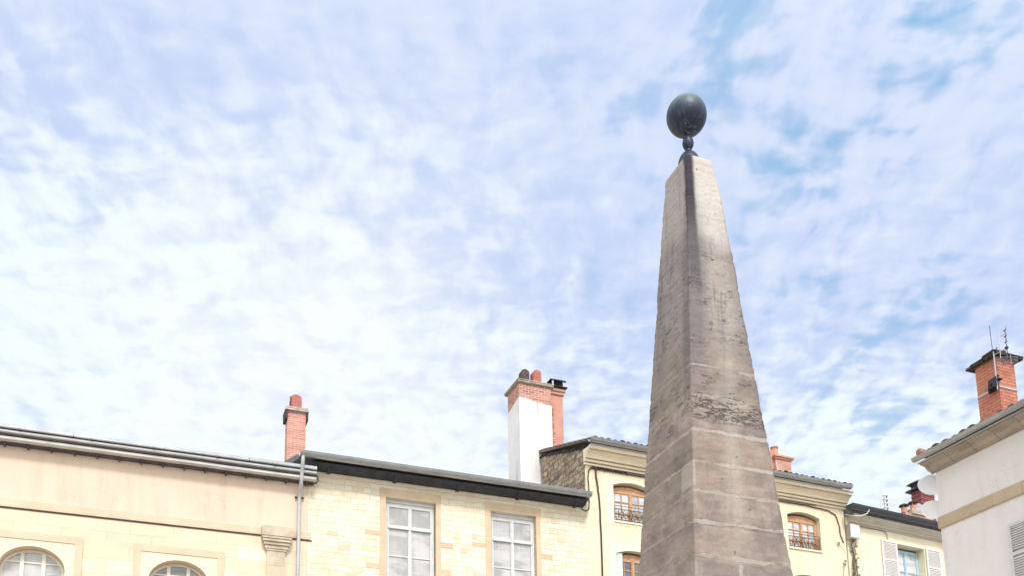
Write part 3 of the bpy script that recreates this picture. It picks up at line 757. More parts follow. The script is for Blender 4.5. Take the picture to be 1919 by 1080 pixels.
# eaves: dark boarded soffit with rafter ends
mb = MB(); mb.prism([(.0, 12.78), (-.02, 12.77), (-.42, 12.87), (-.38, 12.93), (.0, 13.05)], .30, 8.48, 20, .004); mb.build('soffit', 'dark_wood', HB, label='dark painted boarding beneath the gutter')
for u in (.75, 2.61, 4.47, 6.33, 8.19):
    MB().prism([(-.02, 12.735), (-.10, 12.74), (-.30, 12.83), (-.30, 12.88), (-.02, 12.79)], u - .05, u + .05).build('rafter_end', 'dark_wood', HB)
mb = MB(); mb.prism(gutter_prof(-.54, 13.035, .130), -.12, 8.50, 1)
for k in range(5):
    u = -.10 + k * 2.13; mb.prism(gutter_prof(-.54, 13.039, .135, .02), u, u + .04)
mb.tube([(-.12, -.668, 13.035), (8.50, -.668, 13.035)], .012, 6)
mb.build('gutter', 'zinc', HB, smooth=True, label='round grey zinc gutter')
mb = MB(); mb.prism([(-.48, 12.98), (-.50, 13.03), (.5, 13.37), (3.0, 14.18), (5.2, 14.9), (5.2, 14.7), (3, 13.98), (-.2, 13.0)], -.08, 8.58); mb.build('roof', 'slate', HB)
mb = MB(); pts = [(-.03, -.56, 12.95), (-.03, -.56, 12.82), (-.03, -.53, 12.70), (-.03, -.44, 12.56), (-.03, -.40, 12.42), (-.03, -.38, 12.30), (-.03, -.30, 12.18), (-.03, -.18, 12.08), (-.03, -.12, 11.98), (-.03, -.10, 11.85)]
mb.tube(pts, .050, 14); mb.tube([(-.03, -.10, 11.9), (-.03, -.10, 0)], .050, 14)
for z in (12.02, 9.0, 6.0): mb.tube([(-.03, -.10, z - .025), (-.03, -.10, z + .025)], .062, 14)
mb.build('downpipe', 'zinc_light', HB, smooth=True)
MB().box(-.14, .10, -.10, -.02, 11.93, 11.95).build('pipe_bracket', 'iron', HB)
# short cable loop at the roof joint
MB().tube([(.32, -.06, 12.72), (.44, -.07, 12.62), (.48, -.08, 12.50), (.42, -.10, 12.40), (.30, -.12, 12.34), (.1, -.14, 12.32)], .016, 6).build('cable', 'cable', HB, smooth=True)

def pot(mbx, u, v, z, r, hgt, hood=False):
    mbx.lathe([(r * 1.05, z), (r * 1.08, z + .05), (r * .95, z + .07), (r * .9, z + hgt * .8), (r * 1.02, z + hgt * .84), (r * 1.02, z + hgt), (r * .7, z + hgt), (r * .65, z + hgt - .12), (.001, z + hgt - .12)], (u, v, z * 0), 18)

def hooded_pot(parent, u, v, z, r, hgt, matn, half=False):
    """clay pot closed over by a rounded hood, open towards the back"""
    m = MB(); n = 10
    prof = [(u - r, z)] + [(u - r * math.cos(math.pi * k / n) * (1 if 0 < k < n else 1), z + hgt - r * .8 + r * .8 * math.sin(math.pi * k / n)) for k in range(n + 1)] + [(u + r, z)]
    m.vprism(prof, v - r * .9, v - r * .75)
    inner = [(u + (x - u) * .999, y) for x, y in prof]
    for a, b_ in zip(prof, prof[1:]):
        m.add([(a[0], v - r * .75, a[1]), (b_[0], v - r * .75, b_[1]), (b_[0], v + r * .9, b_[1]), (a[0], v + r * .9, a[1])], [(0, 1, 2, 3)])
        ia = (u + (a[0] - u) * .86, z + (a[1] - z) * .95); ib = (u + (b_[0] - u) * .86, z + (b_[1] - z) * .95)
        m.add([(ia[0], v - r * .74, ia[1]), (ib[0], v - r * .74, ib[1]), (ib[0], v + r * .9, ib[1]), (ia[0], v + r * .9, ia[1])], [(3, 2, 1, 0)])
        m.add([(a[0], v + r * .9, a[1]), (b_[0], v + r * .9, b_[1]), (ib[0], v + r * .9, ib[1]), (ia[0], v + r * .9, ia[1])], [(0, 1, 2, 3)])
    return m.build('chimney_pot', matn, parent, smooth=False)

# slim brick chimney at the left end
c = MB().box(.10, .65, 3.0, 3.42, 12.9, 15.93).build('chimney', 'brick', HB, label='slim pink brick chimney with a single clay pot')
m = MB(); m.box(.02, .73, 2.92, 3.50, 15.93, 15.98, .006); m.box(.04, .71, 2.94, 3.48, 15.985, 16.06, .012); m.build('chimney_cap', 'slab', c)
for u in (.03, .652): MB().box(u, u + .068, 2.95, 3.46, 15.66, 15.925, .006).build('side_slab', 'slab_dark', c)
hooded_pot(c, .36, 3.2, 16.06, .165, .46, 'clay')
MB().box(.17, .21, 3.04, 3.08, 16.06, 16.42).build('pot_rib', 'clay_black', c)

# big white-rendered chimney with brick top
c = MB().box(7.80, 8.98, 3.12, 4.14, 13.2, 18.34).build('chimney', 'brick_worn', HB, label='large chimney, white rendered below with bare brick top')
m = MB()
top = [(7.786, 17.79), (8.05, 17.80), (8.3, 17.72), (8.6, 17.71), (8.8, 17.66), (8.994, 17.66)]
m.vprism([(7.786, 13.1), (8.994, 13.1)] + top[::-1], 3.102, 3.115)
tl = [(3.10, 17.80), (3.6, 17.72), (3.9, 17.66), (4.15, 17.66)]
m.prism([(3.10, 13.1)] + tl + [(4.15, 13.1)], 7.786, 7.798)
m.build('render_coat', 'limewash', c)
m = MB(); m.box(7.73, 9.05, 3.04, 4.25, 18.34, 18.385, .008); m.box(7.72, 8.5, 3.02, 4.26, 18.39, 18.44, .012); m.box(8.52, 9.07, 3.03, 4.26, 18.39, 18.43, .012); m.build('chimney_cap', 'slab', c)
hooded_pot(c, 8.16, 3.5, 18.43, .145, .58, 'clay_black'); hooded_pot(c, 8.54, 3.36, 18.42, .15, .56, 'clay')
m = MB(); m.box(8.996, 9.46, 3.20, 4.2, 13.5, 18.16)
m.box(8.99, 9.50, 3.15, 4.25, 18.163, 18.27); m.box(8.98, 9.54, 3.11, 4.28, 18.273, 18.37)
s2 = m.build('flue_stack', 'brick_smooth', c, label='narrow smooth red flue stack joined to the big chimney')
m = MB(); m.box(8.99, 9.012, 3.165, 3.25, 15.2, 17.72)
for k in range(33):
    z = 15.22 + k * .075
    if rnd.random() < .85: m.box(9.005, 9.06 + rnd.uniform(0, .10), 3.172 + rnd.uniform(0, .012), 3.22, z, z + .042, .004)
m.build('toothed_brick', 'brick_worn', c)
m = MB(); m.box(8.93, 9.59, 3.04, 4.33, 18.40, 18.43)
for u in (9.04, 9.46):
    for v in (3.12, 4.2): m.box(u, u + .05, v, v + .05, 18.43, 18.65)
m.taper(8.95, 9.56, 3.06, 4.3, 18.65, 18.70, .06)
m.build('cowl', 'black_metal', c, label='dark flat metal chimney cowl')
for u in (9.03, 9.44): MB().box(u, u + .06, 3.10, 3.115, 18.432, 18.648).build('cowl_post', 'zinc_light', c)
MB().prism([(3.4, 13.9), (3.4, 14.9), (4.6, 15.25), (4.6, 14.0)], 7.45, 7.78).build('roof_upstand', 'slate', HB)

# ------------------------------------------------------------------ yellow house
PY = (2.370, 28.644, 0)
HY = thing('yellow_house', 'yellow rendered house with moulded cornice and oak arched windows behind the obelisk', 'building', PY, 65.8)
cols = [.95, 4.30, 7.65]
holes = []
for u in cols:
    holes.append((u, u + 1.385, 12.53, 13.69, 13.83)); holes.append((u, u + 1.385, 9.7, 11.48, 11.62))
mb = MB(); wall(mb, 0.0, 10.12, 0, 14.35, holes, .26, back=8)
mb.build('wall', 'render_yellow', HY)
# exposed side wall above the neighbour's roof
m = MB(); m.prism([(.03, 12.4), (.03, 14.72), (2.93, 15.66), (2.93, 12.4)], -.025, -.003, 1); m.build('side_wall', 'rubble_dark', HY, label='exposed brown rubble side wall')
m = MB()
for k in range(13):
    v = -.02 + k * .235; z = 14.76 + v * .327
    m.box(-.055 + rnd.uniform(-.012, .012), .25, v, v + .26, z - .01, z + .025 + rnd.uniform(-.01, .015), .008)
m.build('verge_tile', 'slab_dark', HY)
for u in cols:
    for zb, zs, zt in ((12.53, 13.69, 13.83), (9.7, 11.48, 11.62)):
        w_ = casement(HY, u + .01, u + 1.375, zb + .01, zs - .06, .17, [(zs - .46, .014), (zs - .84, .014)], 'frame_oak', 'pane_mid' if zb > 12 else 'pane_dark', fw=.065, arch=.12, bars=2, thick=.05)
        MB().box(u, u + 1.385, .225, .25, zs - .12, zt + .02).build('head_board', 'brown_dark', HY)
        MB().box(u - .02, u + 1.4, -.05, .16, zb - .055, zb).build('sill', 'surround_cream', HY)
    scroll_rail(HY, u + .03, u + 1.355, 12.56, 13.05, .05)
    m = MB()
    a, b_ = u - .22, u + 1.385 + .22
    if u < 7:
        m.box(a, u, -.012, .02, 12.40, 13.93); m.box(u + 1.385, b_, -.012, .02, 12.40, 13.93)
        m.box(u + .001, u + 1.384, -.012, .02, 12.40, 12.47)
        wall(m, u + .001, u + 1.384, 13.69, 13.93, [(u + .001, u + 1.384, 13.69, 13.691, 13.83)], .01, v=-.012, back=0)
        m.box(a, u, -.012, .02, 9.3, 11.80); m.box(u + 1.385, b_, -.012, .02, 9.3, 11.80)
        wall(m, u + .001, u + 1.384, 11.48, 11.80, [(u + .001, u + 1.384, 11.48, 11.481, 11.62)], .01, v=-.012, back=0)
        m.build('window_surround', 'surround_cream', HY)
# mint shutter leaf folded in the lower left window
m = MB(); m.box(.965, 1.20, .02, .06, 9.75, 11.50); m.box(.985, 1.18, .012, .02, 10.7, 11.42); m.build('shutter', 'shutter_mint', HY, label='pale mint shutter leaf folded into the lower window')
# cornice
prof = [(0, 14.17), (-.07, 14.175), (-.07, 14.235), (-.045, 14.24), (-.045, 14.255), (-.135, 14.26), (-.14, 14.325), (-.11, 14.33), (-.11, 14.345), (-.20, 14.35), (-.215, 14.41), (-.26, 14.47), (-.33, 14.52), (-.38, 14.535), (-.38, 14.55), (-.44, 14.555), (-.455, 14.64), (0, 14.66)]
mb = MB(); mb.prism(prof, -.06, 10.18, 40, .003)
mb.build('cornice', 'cornice_cream', HY, label='yellow moulded cornice with brown weathering')
for z_, v_ in ((14.237, -.071), (14.327, -.141), (14.536, -.381)):  # thin dark brown strips along the cornice steps
    MB().prism([(0, z_ + .001), (v_ - .001, z_ + .001), (v_ - .001, z_ + .020), (0, z_ + .020)], -.05, 10.17).build('dark_line', 'line_brown', HY)
mb = MB(); mb.prism([(-.458, 14.648), (-.50, 14.65), (-.50, 14.672), (-.30, 14.675)], -.05, 10.20); mb.build('drip_edge', 'white_edge', HY)
mb = MB(); mb.prism(gutter_prof(-.57, 14.79, .112), -.13, 9.98, 1); mb.tube([(-.13, -.68, 14.79), (9.98, -.68, 14.79)], .013, 6)
for k in range(6): mb.prism(gutter_prof(-.57, 14.794, .117, .02), -.1 + k * 2.0, -.05 + k * 2.0)
mb.build('gutter', 'zinc', HY, smooth=True)
tile_roof(-.05, 10.1, -.60, 5.6, 14.80, .31, per=.23, amp=.06).build('roof', 'tile', HY, smooth=True)
# cables under the cornice
def wob(pts, j=.012, seg=4):
    o = []
    for a, b_ in zip(pts, pts[1:]):
        for k in range(seg):
            t = k / seg; o.append(tuple(a[i] + (b_[i] - a[i]) * t + rnd.uniform(-j, j) * (1 if i != 1 else .3) for i in range(3)))
    return o + [pts[-1]]
m = MB()
m.tube(wob([(.18, -.03, 14.12), (1.2, -.03, 14.11), (3, -.03, 14.10), (5, -.03, 14.12), (7, -.03, 14.09), (8.6, -.03, 14.08), (9.4, -.03, 14.04), (9.72, -.035, 13.92), (9.85, -.035, 13.6), (9.88, -.035, 13.2), (10.0, -.035, 12.95)], .010, 5), .018, 6)
m.tube(wob([(.4, -.045, 14.16), (2, -.045, 14.155), (4, -.045, 14.14), (8.9, -.045, 14.14)], .010, 6), .012, 5)
for k in range(16):
    u = .25 + k * .075 + rnd.uniform(-.02, .02); m.tube([(u, -.03, 14.15), (u + rnd.uniform(.03, .07), -.05, 14.11 + rnd.uniform(-.05, .05)), (u + .08, -.03, 14.06)], .012, 5)
m.build('cable', 'cable', HY, smooth=True)
MB().tube(wob([(.36, -.03, 14.12), (.34, -.035, 13.9), (.40, -.03, 13.5), (.44, -.03, 12.9), (.46, -.03, 12.0), (.45, -.03, 8.0)], .008, 5), .026, 7).build('cable', 'cable', HY, smooth=True, label='thick dark cable running straight down the wall')
MB().tube(wob([(.30, -.04, 14.12), (.14, -.05, 14.08), (.07, -.06, 13.95), (.05, -.06, 13.7), (.08, -.05, 13.3), (.06, -.06, 12.95), (.02, -.10, 12.72), (-.12, -.2, 12.60), (-.35, -.3, 12.60)], .008, 4), .020, 6).build('cable', 'cable', HY, smooth=True, label='cable looping down beside the corner')
# chimney on the yellow roof
c = MB().box(9.85, 10.58, 3.0, 3.9, 15.4, 17.28).build('chimney', 'brick', HY, label='short red brick chimney with a flared clay pot')
m = MB(); m.box(9.80, 10.63, 2.95, 3.95, 17.28, 17.34); m.box(9.77, 10.68, 2.91, 4.0, 17.345, 17.41); m.taper(9.80, 10.62, 2.95, 3.95, 17.41, 17.52, .14); m.build('chimney_cap', 'clay_orange', c)
m = MB(); m.lathe([(.17, 17.50), (.165, 17.60), (.13, 17.66), (.125, 17.86), (.155, 17.88), (.155, 17.92), (.11, 17.92), (.10, 17.8), (.001, 17.8)], (10.12, 3.35, 0), 16); m.build('chimney_pot', 'clay_orange', c, smooth=True)
m = MB(); m.box(9.55, 9.86, 3.1, 3.6, 16.2, 17.62, .01); m.build('side_flue', 'clay_orange', c)
MB().tube([(9.80, 2.93, 17.1), (9.95, 2.9, 16.6), (10.05, 2.9, 16.2)], .016, 5).build('cable', 'cable_white', c)

# ------------------------------------------------------------------ pale house at the right
PP = (11.644, 32.812, 0)
HP = thing('pale_yellow_house', 'pale yellow house with white shutters and black gutter, right of the obelisk', 'building', PP, 62)
WP = [(2.45, 3.87, 11.3, 13.32, 13.32)]
mb = MB(); wall(mb, .02, 8.5, 0, 13.95, WP + [(5.9, 7.3, 11.3, 13.32, 13.32)], .36)
mb.build('wall', 'render_yellow_pale', HP)
for ua in (2.45, 5.9):
    casement(HP, ua + .01, ua + 1.41, 11.32, 13.24, .29, [(12.42, .02)], 'frame_blue', 'pane_mid', fw=.07, thick=.05)
    m = MB()
    for zc_ in (12.30, 12.12): m.tube([(ua, -.02, zc_), (ua + 1.42, -.02, zc_)], .014, 6)
    for k in range(3):
        a = ua + .1 + k * .42; m.tube([(a, -.02, 12.30), (a + .36, -.02, 12.0)], .010, 5); m.tube([(a + .36, -.02, 12.30), (a, -.02, 12.0)], .010, 5)
    m.build('railing', 'frame_white', HP)
    m = MB(); m.box(ua - .03, ua + 1.45, -.01, .018, 13.322, 13.43); m.build('window_surround', 'surround_cream', HP)
    shutter(HP, ua - .80, ua - .04, 11.3, 13.36, -.03, 'shutter_white')
    shutter(HP, ua + 1.47, ua + 2.22, 11.3, 13.36, -.03, 'shutter_white')
mb = MB(); mb.prism([(0, 13.70), (-.03, 13.70), (-.04, 13.74), (-.12, 13.76), (-.13, 13.80), (-.28, 13.88), (-.30, 13.93), (0, 13.95)], .10, 8.6, 20, .003)
mb.build('cornice', 'cornice_pale', HP)
mb = MB(); mb.prism([(-.295, 13.935), (-.325, 13.935), (-.33, 13.965), (-.2, 13.97)], .12, 8.6, 10, .003); mb.build('drip_edge', 'white_edge', HP)
mb = MB(); mb.prism(gutter_prof(-.45, 14.18, .155), -.25, 8.7, 1); mb.tube([(-.25, -.60, 14.18), (8.7, -.60, 14.18)], .016, 6)
for k in range(4): mb.prism(gutter_prof(-.45, 14.184, .161, .02), .12 + k * 1.9, .17 + k * 1.9)
mb.add([(-.25, -.604, 14.18), (-.25, -.296, 14.18), (-.25, -.34, 14.07), (-.25, -.45, 14.026), (-.25, -.56, 14.07)], [(0, 1, 2, 3, 4)])
mb.build('gutter', 'zinc_dark', HP, smooth=True)
mb = MB(); mb.prism([(-.30, 13.975), (-.36, 14.19), (4.0, 15.5), (4.0, 14.2), (0, 13.97)], .0, 8.5); mb.build('roof', 'slate', HP)
# meter box and wires
m = MB(); m.box(.0, .42, -.22, -.04, 13.13, 13.60); bx = m.build('utility_box', 'box_white', HP)
MB().box(.02, .40, -.232, -.222, 13.15, 13.58).build('box_lid', 'box_white', bx)
MB().box(-.02, .0, -.20, -.02, 13.10, 13.62).build('box_side', 'zinc', bx)
arc = [(.02 + .50 * math.sin(t) , -.50 - .05 * math.sin(t), 13.86 - .05 * math.cos(t * 2) + (.46 * (t / 2.2) ** 2 if t > .6 else 0)) for t in [k * .22 for k in range(11)]]
MB().tube([(-.1, -.1, 13.95), (.05, -.35, 13.86), (.25, -.48, 13.84), (.45, -.56, 13.92), (.56, -.58, 14.05), (.56, -.575, 14.16), (.50, -.56, 14.22)], .015, 6).build('cable', 'cable_white', HP, smooth=True, label='white cable looped over the gutter')
MB().tube(wob([(.45, -.03, 13.68), (1.0, -.04, 13.66), (1.5, -.03, 13.69), (1.85, -.03, 13.67), (1.96, -.03, 13.6), (2.0, -.03, 13.4)], .006, 4), .010, 5).build('cable', 'cable', HP, smooth=True)
MB().tube(wob([(.40, -.12, 13.35), (.52, -.08, 13.2), (.50, -.05, 13.0), (.35, -.04, 12.9)], .008, 4), .009, 5).build('cable', 'cable_white', HP, smooth=True)
# chimneys above the pale roof
c = MB().box(6.82, 8.45, 3.05, 3.9, 14.2, 16.30).build('chimney', 'brick_far', HP, label='wide low brick chimney with three capped clay pots')
m = MB()
m.prism([(2.99, 16.30), (2.99, 16.50), (3.9, 16.50), (3.9, 16.30)], 7.15, 7.98); m.build('chimney_cap', 'slab', c)
for u, hh in ((6.99, .30), (7.55, .38), (8.17, .32)):
    m = MB(); zb_ = 16.36 if u < 7.1 else 16.50 if u < 8 else 16.30
    m.lathe([(.13, zb_), (.12, zb_ + hh * .7), (.001, zb_ + hh * .7)], (u, 3.25, 0), 12)
    for k in range(4):
        a = k * math.pi / 2 + .5; m.box(u + .10 * math.cos(a) - .02, u + .10 * math.cos(a) + .02, 3.25 + .1 * math.sin(a) - .02, 3.25 + .1 * math.sin(a) + .02, zb_ + hh * .7, zb_ + hh)
    p_ = m.build('chimney_pot', 'clay_orange', c)
    m = MB(); m.lathe([(.21, zb_ + hh - .01), (.18, zb_ + hh + .04), (.06, zb_ + hh + .09), (.001, zb_ + hh + .10)], (u, 3.25, 0), 12); m.build('pot_cap', 'slab_dark', c, smooth=True)
m = MB(); m.prism([(3.2, 15.6), (3.2, 16.10), (4.6, 16.5), (4.6, 15.6)], 6.35, 6.81); m.build('chimney_flashing', 'slate', c)
c = MB().box(9.55, 10.4, 4.4, 4.9, 14.3, 18.30).build('flue', 'red_metal', HP, label='dark red slatted flue with flat black cowls')
for z in (17.45, 17.65, 17.85, 18.05): MB().box(9.52, 10.43, 4.37, 4.93, z, z + .025).build('flue_band', 'clay', c)
m = MB(); m.taper(9.38, 10.55, 4.2, 5.1, 18.32, 18.40, .05); m.build('cowl_plate', 'black_metal', c)
m = MB(); m.taper(9.42, 10.5, 4.24, 5.06, 18.64, 18.74, .12)
for u in (9.57, 10.3):
    for v in (4.4, 4.85): m.box(u, u + .05, v, v + .05, 18.39, 18.66)
m.build('cowl', 'black_metal', c)

# climbing plant, bare, on the corner of the pale house
vt = MB()
main = wob([(.16, -.06, 0), (.20, -.06, 9.0), (.14, -.06, 11.0), (.20, -.06, 11.7), (.15, -.07, 12.2), (.20, -.06, 12.6), (.14, -.06, 12.85), (.22, -.07, 13.05), (.34, -.08, 13.14)], .03, 5)
vt.tube(main, .045, 7, .018)
vt.tube(wob([(.26, -.06, 11.2), (.30, -.08, 11.9), (.24, -.07, 12.5), (.30, -.08, 12.9), (.38, -.07, 13.1)], .03, 5), .025, 6, .01)
for k in range(42):
    z = 11.2 + k * .047; u = .18 + rnd.uniform(-.05, .08)
    a = rnd.choice((-1, 1)) * rnd.uniform(.05, .15)
    vt.tube([(u, -.06, z), (u + a * .6, -.10, z + rnd.uniform(-.02, .06)), (u + a, -.10, z + rnd.uniform(-.05, .1))], .012, 5, .005)
    if rnd.random() < .6:
        s = rnd.uniform(.03, .07); q = (u + a, -.10, z + .03)
        vt.add([(q[0] - s, q[1], q[2]), (q[0], q[1] - .02, q[2] - s), (q[0] + s, q[1], q[2] + s * .4), (q[0], q[1] + .01, q[2] + s)], [(0, 1, 2, 3)])
v_o = vt.build('climbing_plant', 'vine', None)
v_o.location = PP; v_o.rotation_euler = (0, 0, R(90 - 62))
v_o['label'] = 'bare brown climber twisting up the wall beneath the white utility box'; v_o['category'] = 'plant'
vt = MB()
vt.tube(wob([(-.30, -.06, 0), (-.30, -.06, 11.0), (-.30, -.06, 12.0)], .02, 6), .016, 5, .008)
vt.tube(wob([(-.42, -.06, 12.9), (-.38, -.06, 12.8), (-.25, -.06, 12.72), (-.14, -.06, 12.55)], .01, 4), .012, 5, .006)
for q in ((-.20, -.07, 12.28), (-.24, -.07, 12.15), (-.42, -.06, 12.9)):
    vt.add([(q[0] - .08, q[1], q[2] + .05), (q[0] - .02, q[1] - .02, q[2] - .08), (q[0] + .08, q[1], q[2] + .04), (q[0], q[1] + .01, q[2] + .03)], [(0, 1, 2, 3)])
v2 = vt.build('climbing_plant', 'vine', None); v2.location = PP; v2.rotation_euler = (0, 0, R(90 - 65.8))
v2['label'] = 'thin dry stem with a few leaves, left of the thicker climber'; v2['category'] = 'plant'

# ------------------------------------------------------------------ white house far right
PR = (9.939, 21.845, 0)
AZR = 157.2
HR = thing('white_house', 'white rendered house with stone band and brown cornice at the right edge', 'building', PR, AZR)
WR = [(2.42, 3.5, 7.2, 8.85, 8.85)]
mb = MB(); wall(mb, 0, 9.0, 0, 10.90, WR, .3, back=9)
mb.build('wall', 'render_white', HR)
casement(HR, 2.43, 3.49, 7.22, 8.83, .2, [(8.0, .02)], 'frame_white', 'pane_mid')
mb = MB(); mb.prism([(0, 9.47), (-.035, 9.47), (-.05, 9.50), (-.05, 9.715), (-.04, 9.75), (0, 9.76)], -.03, 9.0, 30, .002); mb.build('string_course', 'band_stone', HR)
prof = [(0, 10.84), (-.035, 10.84), (-.04, 10.875), (-.075, 10.88), (-.13, 10.90), (-.18, 10.94), (-.21, 10.985), (-.26, 10.99), (-.27, 11.005), (-.355, 11.01), (-.365, 11.035), (0, 11.05)]
mb = MB(); mb.prism(prof, -.10, 9.0, 30, .003); mb.build('cornice', 'cornice_grey', HR, label='brown stained stone cornice')
mb = MB(); mb.prism([(-.38, 11.034), (-.42, 11.034), (-.43, 11.056), (-.3, 11.06)], -.11, 9.0); mb.build('drip_edge', 'zinc', HR)
mb = MB(); mb.prism(gutter_prof(-.50, 11.145, .082), -.13, 9.0, 1); mb.tube([(-.13, -.581, 11.145), (9, -.581, 11.145)], .012, 6)
for k in range(5): mb.prism(gutter_prof(-.50, 11.148, .087, .02), .9 + k * 1.9, .94 + k * 1.9)
mb.build('gutter', 'zinc', HR, smooth=True)
tile_roof(-.08, 9.0, -.50, 4.5, 11.15, .33, per=.25, amp=.055).build('roof', 'tile', HR, smooth=True)
m = MB(); m.lathe([(.09, -.14), (.10, 0), (.09, .10), (.06, .13)], (.06, -.42, 11.24), 10, Matrix.Rotation(R(80), 3, 'X')); m.build('ridge_tile', 'tile_red', HR, smooth=True)
shutter(HR, 1.80, 2.38, 7.0, 8.93, -.03, 'shutter_grey')
# brick chimney
c = MB(); 
c = c.box(.35, .96, 1.2, 1.76, 11.2, 13.52).build('chimney', 'brick_orange', HR, label='square orange brick chimney topped with black stone slabs')
m = MB()
for (a, b_, vv0, vv1, z0, z1) in ((.20, .62, 1.08, 1.5, 13.51, 13.56), (.60, 1.08, 1.07, 1.45, 13.52, 13.57), (.22, .7, 1.45, 1.92, 13.50, 13.57), (.66, 1.10, 1.44, 1.90, 13.51, 13.58), (.3, .95, 1.1, 1.7, 13.57, 13.61), (.7, 1.06, 1.02, 1.4, 13.575, 13.63)):
    m.box(a, b_, vv0, vv1, z0, z1, .022)
for k in range(12):
    a, v = rnd.choice([(rnd.uniform(.24, 1.05), 1.09), (1.06, rnd.uniform(1.1, 1.85))]); s = rnd.uniform(.012, .028)
    m.box(a - s, a + s, v - s, v + s, 13.50 - s, 13.56 + s, .012)
m.build('chimney_cap', 'slab_dark', c)
m = MB(); m.box(.34, .972, 1.186, 1.198, 12.74, 12.785); m.box(.962, .974, 1.186, 1.77, 12.74, 12.785); m.build('strap', 'zinc_light', c, label='flat metal strap round the brick')
m = MB(); m.box(.72, .98, 1.10, 1.184, 12.70, 12.80, .012); m.box(.80, 1.02, 1.04, 1.10, 12.72, 12.95, .012); m.box(.86, 1.10, 1.06, 1.18, 12.86, 12.90, .01)
m.tube([(.75, 1.12, 12.66), (.9, 1.02, 12.82), (1.05, 1.1, 12.98)], .03, 7); m.tube([(.98, 1.0, 12.7), (1.02, 1.0, 12.88)], .045, 8)
m.build('mast_bracket', 'plastic_black', c)
# aerials
def aerial(name, label, loc, az, mast, boom, elems, size, horiz=True):
    t_ = thing(name, label, 'antenna', loc, az)
    MB().tube([(0, 0, 0), (0, 0, mast)], .014, 7).build('mast', 'aluminium', t_, smooth=True)
    for (bz, bl, up_) in boom:
        m_ = MB(); m_.tube([(0, -.15, bz), (0, bl, bz + up_)], .010, 6); bo = m_.build('boom', 'aluminium', t_)
        for k in range(elems):
            t0 = (k + .5) / elems; y_ = -.15 + (bl + .15) * t0; z_ = bz + up_ * t0
            if horiz: MB().tube([(-size, y_, z_), (size, y_, z_)], .007, 5).build('element', 'plastic_black', bo)
            else: MB().tube([(0, y_, z_ - size), (0, y_, z_ + size)], .007, 5).build('element', 'aluminium', bo)
    return t_
def wpt(P, az, u, v, z):
    a = R(az); return (P[0] + u * math.sin(a) - v * math.cos(a), P[1] + u * math.cos(a) + v * math.sin(a), z)
# local y of the aerial points back towards the camera for az = 26 + 180
AT = thing('tv_antenna', 'thin television aerial strapped to the orange brick chimney at right', 'antenna', wpt(PR, AZR, 1.02, 1.06, 12.62), AZR)
m = MB(); m.tube([(0, 0, 0), (0, 0, 1.0)], .016, 7); m.build('mast', 'aluminium', AT, smooth=True)
m = MB(); m.tube([(-.02, 0, .98), (-.03, 0, 1.62)], .007, 6); m.tube([(-.07, 0, .90), (.12, 0, 1.0)], .012, 6); m.tube([(-.03, 0, .86), (-.03, 0, 1.02)], .012, 6); m.build('dipole', 'plastic_black', AT)
m = MB(); m.tube([(.0, .0, .86), (.26, .10, .92)], .010, 6); m.tube([(.13, .05, .72), (.15, .06, 1.42)], .008, 6); m.tube([(.15, .06, 1.25), (.26, .1, 1.27)], .006, 5)
m.build('stay', 'aluminium', AT)
m = MB(); A0 = Vector((.30, .06, .62)); A1 = Vector((1.08, -.90, .70))
m.tube([A0, A1], .008, 6); bo = m.build('boom', 'aluminium', AT)
for k in range(6):
    q = A0.lerp(A1, k / 5); s = .045 if k not in (2,) else .06
    m = MB(); m.tube([q + Vector((-s * .5, -s * .3, -.015)), q + Vector((s * .5, s * .3, .015))], .016, 6, .008); m.tube([q + Vector((.02, 0, 0)), q + Vector((.02, 0, .09))], .004, 5)
    if k == 2: m.lathe([(.001, -.04), (.04, -.02), (.04, .02), (.001, .04)], q, 8)
    m.build('element', 'plastic_black', bo)
m = MB()
for k in range(5):
    z = .66 + k * .035; m.tube([(.02, .02, z), (.22, .50, z)], .005, 5)
m.tube([(.16, .34, .62), (.16, .34, .86)], .007, 5)
m.build('reflector', 'aluminium', AT)

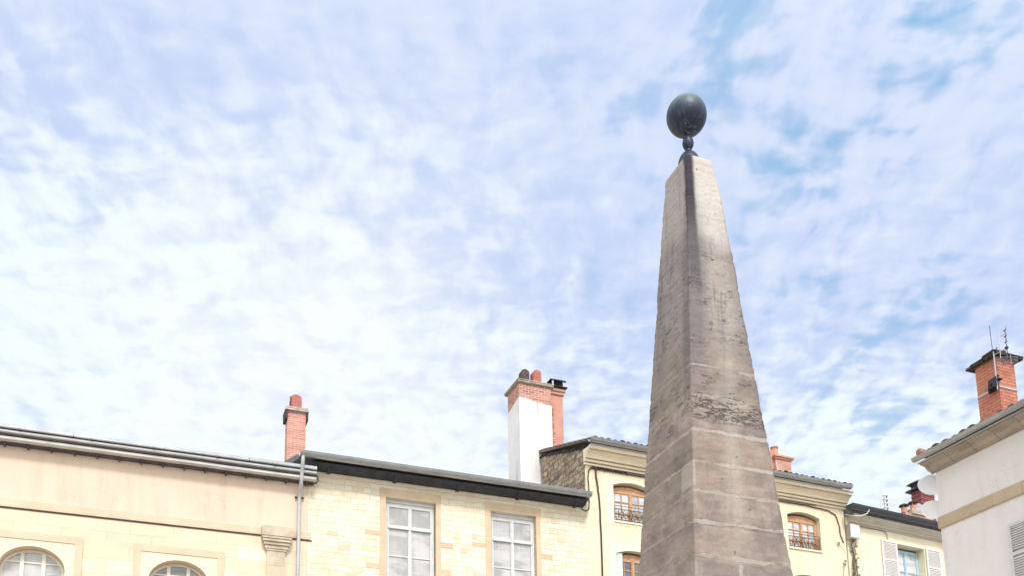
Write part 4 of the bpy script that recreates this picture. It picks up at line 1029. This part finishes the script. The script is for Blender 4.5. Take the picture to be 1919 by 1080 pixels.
# satellite dishes beyond the corner
def dish(name, label, u, v, z, r, matn, naz, tilt=24, at=None):
    t_ = thing(name, label, 'satellite dish', at or wpt(PR, AZR, u, v, z))
    nrm = Vector((math.sin(R(naz)) * math.cos(R(tilt)), math.cos(R(naz)) * math.cos(R(tilt)), math.sin(R(tilt))))
    q = nrm.to_track_quat('Z', 'Y').to_matrix()
    m_ = MB(); prof = [(.001, 0.0)] + [(r * k / 8, .22 * r * (k / 8) ** 2) for k in range(1, 9)] + [(r * 1.02, .215 * r), (r * 1.01, .19 * r)] + [(r * k / 8, .22 * r * (k / 8) ** 2 - .02) for k in range(7, 0, -1)] + [(.001, -.02)]
    m_.lathe(prof, (0, 0, 0), 32, q); m_.build('reflector', matn, t_, smooth=True)
    m_ = MB(); a = q @ Vector((0, 0, -.02)); b_ = q @ Vector((0, 0, -.10)); m_.tube([a, b_], .05, 8)
    m_.build('back_plate', 'zinc', t_)
    m_ = MB(); back = q @ Vector((0, 0, -.14)); m_.tube([q @ Vector((0, 0, -.01)), back], .035, 8)
    e = Vector(wpt((0, 0, 0), AZR, -u, .12, 0)); m_.tube([back, Vector((e.x, e.y, -.12)) if not at else Vector((back.x, back.y, -1.6))], .018, 6); m_.build('wall_bracket', 'zinc', t_)
    return t_
dish('satellite_dish', 'upper white satellite dish just beyond the corner of the white house', -.33, .18, 10.66, .305, 'dish_white', 192, 20)
dish('satellite_dish', 'lower white satellite dish tucked against the stone band of the white house', -.34, .18, 10.05, .275, 'dish_white', 192, 20)
dish('satellite_dish', 'grey satellite dish behind the capped clay pots, left of the lower white dish', 0, 0, 0, .36, 'dish_grey', 200, 10, at=wpt(PP, 62, 8.62, 4.05, 16.98))

# small aerial far behind the pale roof
t_ = thing('tv_antenna', 'tiny distant aerial rising behind the black gutter of the pale house', 'antenna', wpt(PP, 62, 6.74, 4.0, 15.4), 62)
m = MB(); m.tube([(0, 0, 0), (0, 0, 1.95)], .018, 6); m.tube([(-.25, 0, .8), (-.25, 0, 1.85)], .007, 5); m.tube([(-.25, 0, 1.35), (0, 0, 1.35)], .008, 5); m.build('mast', 'aluminium', t_)
for k in range(5):
    m = MB(); z = 1.2 + k * .18; m.tube([(-.10, 0, z), (.22, 0, z + .05)], .012, 5); m.tube([(.14, 0, z - .05), (.2, 0, z + .06)], .025, 5); m.build('element', 'plastic_black', t_)
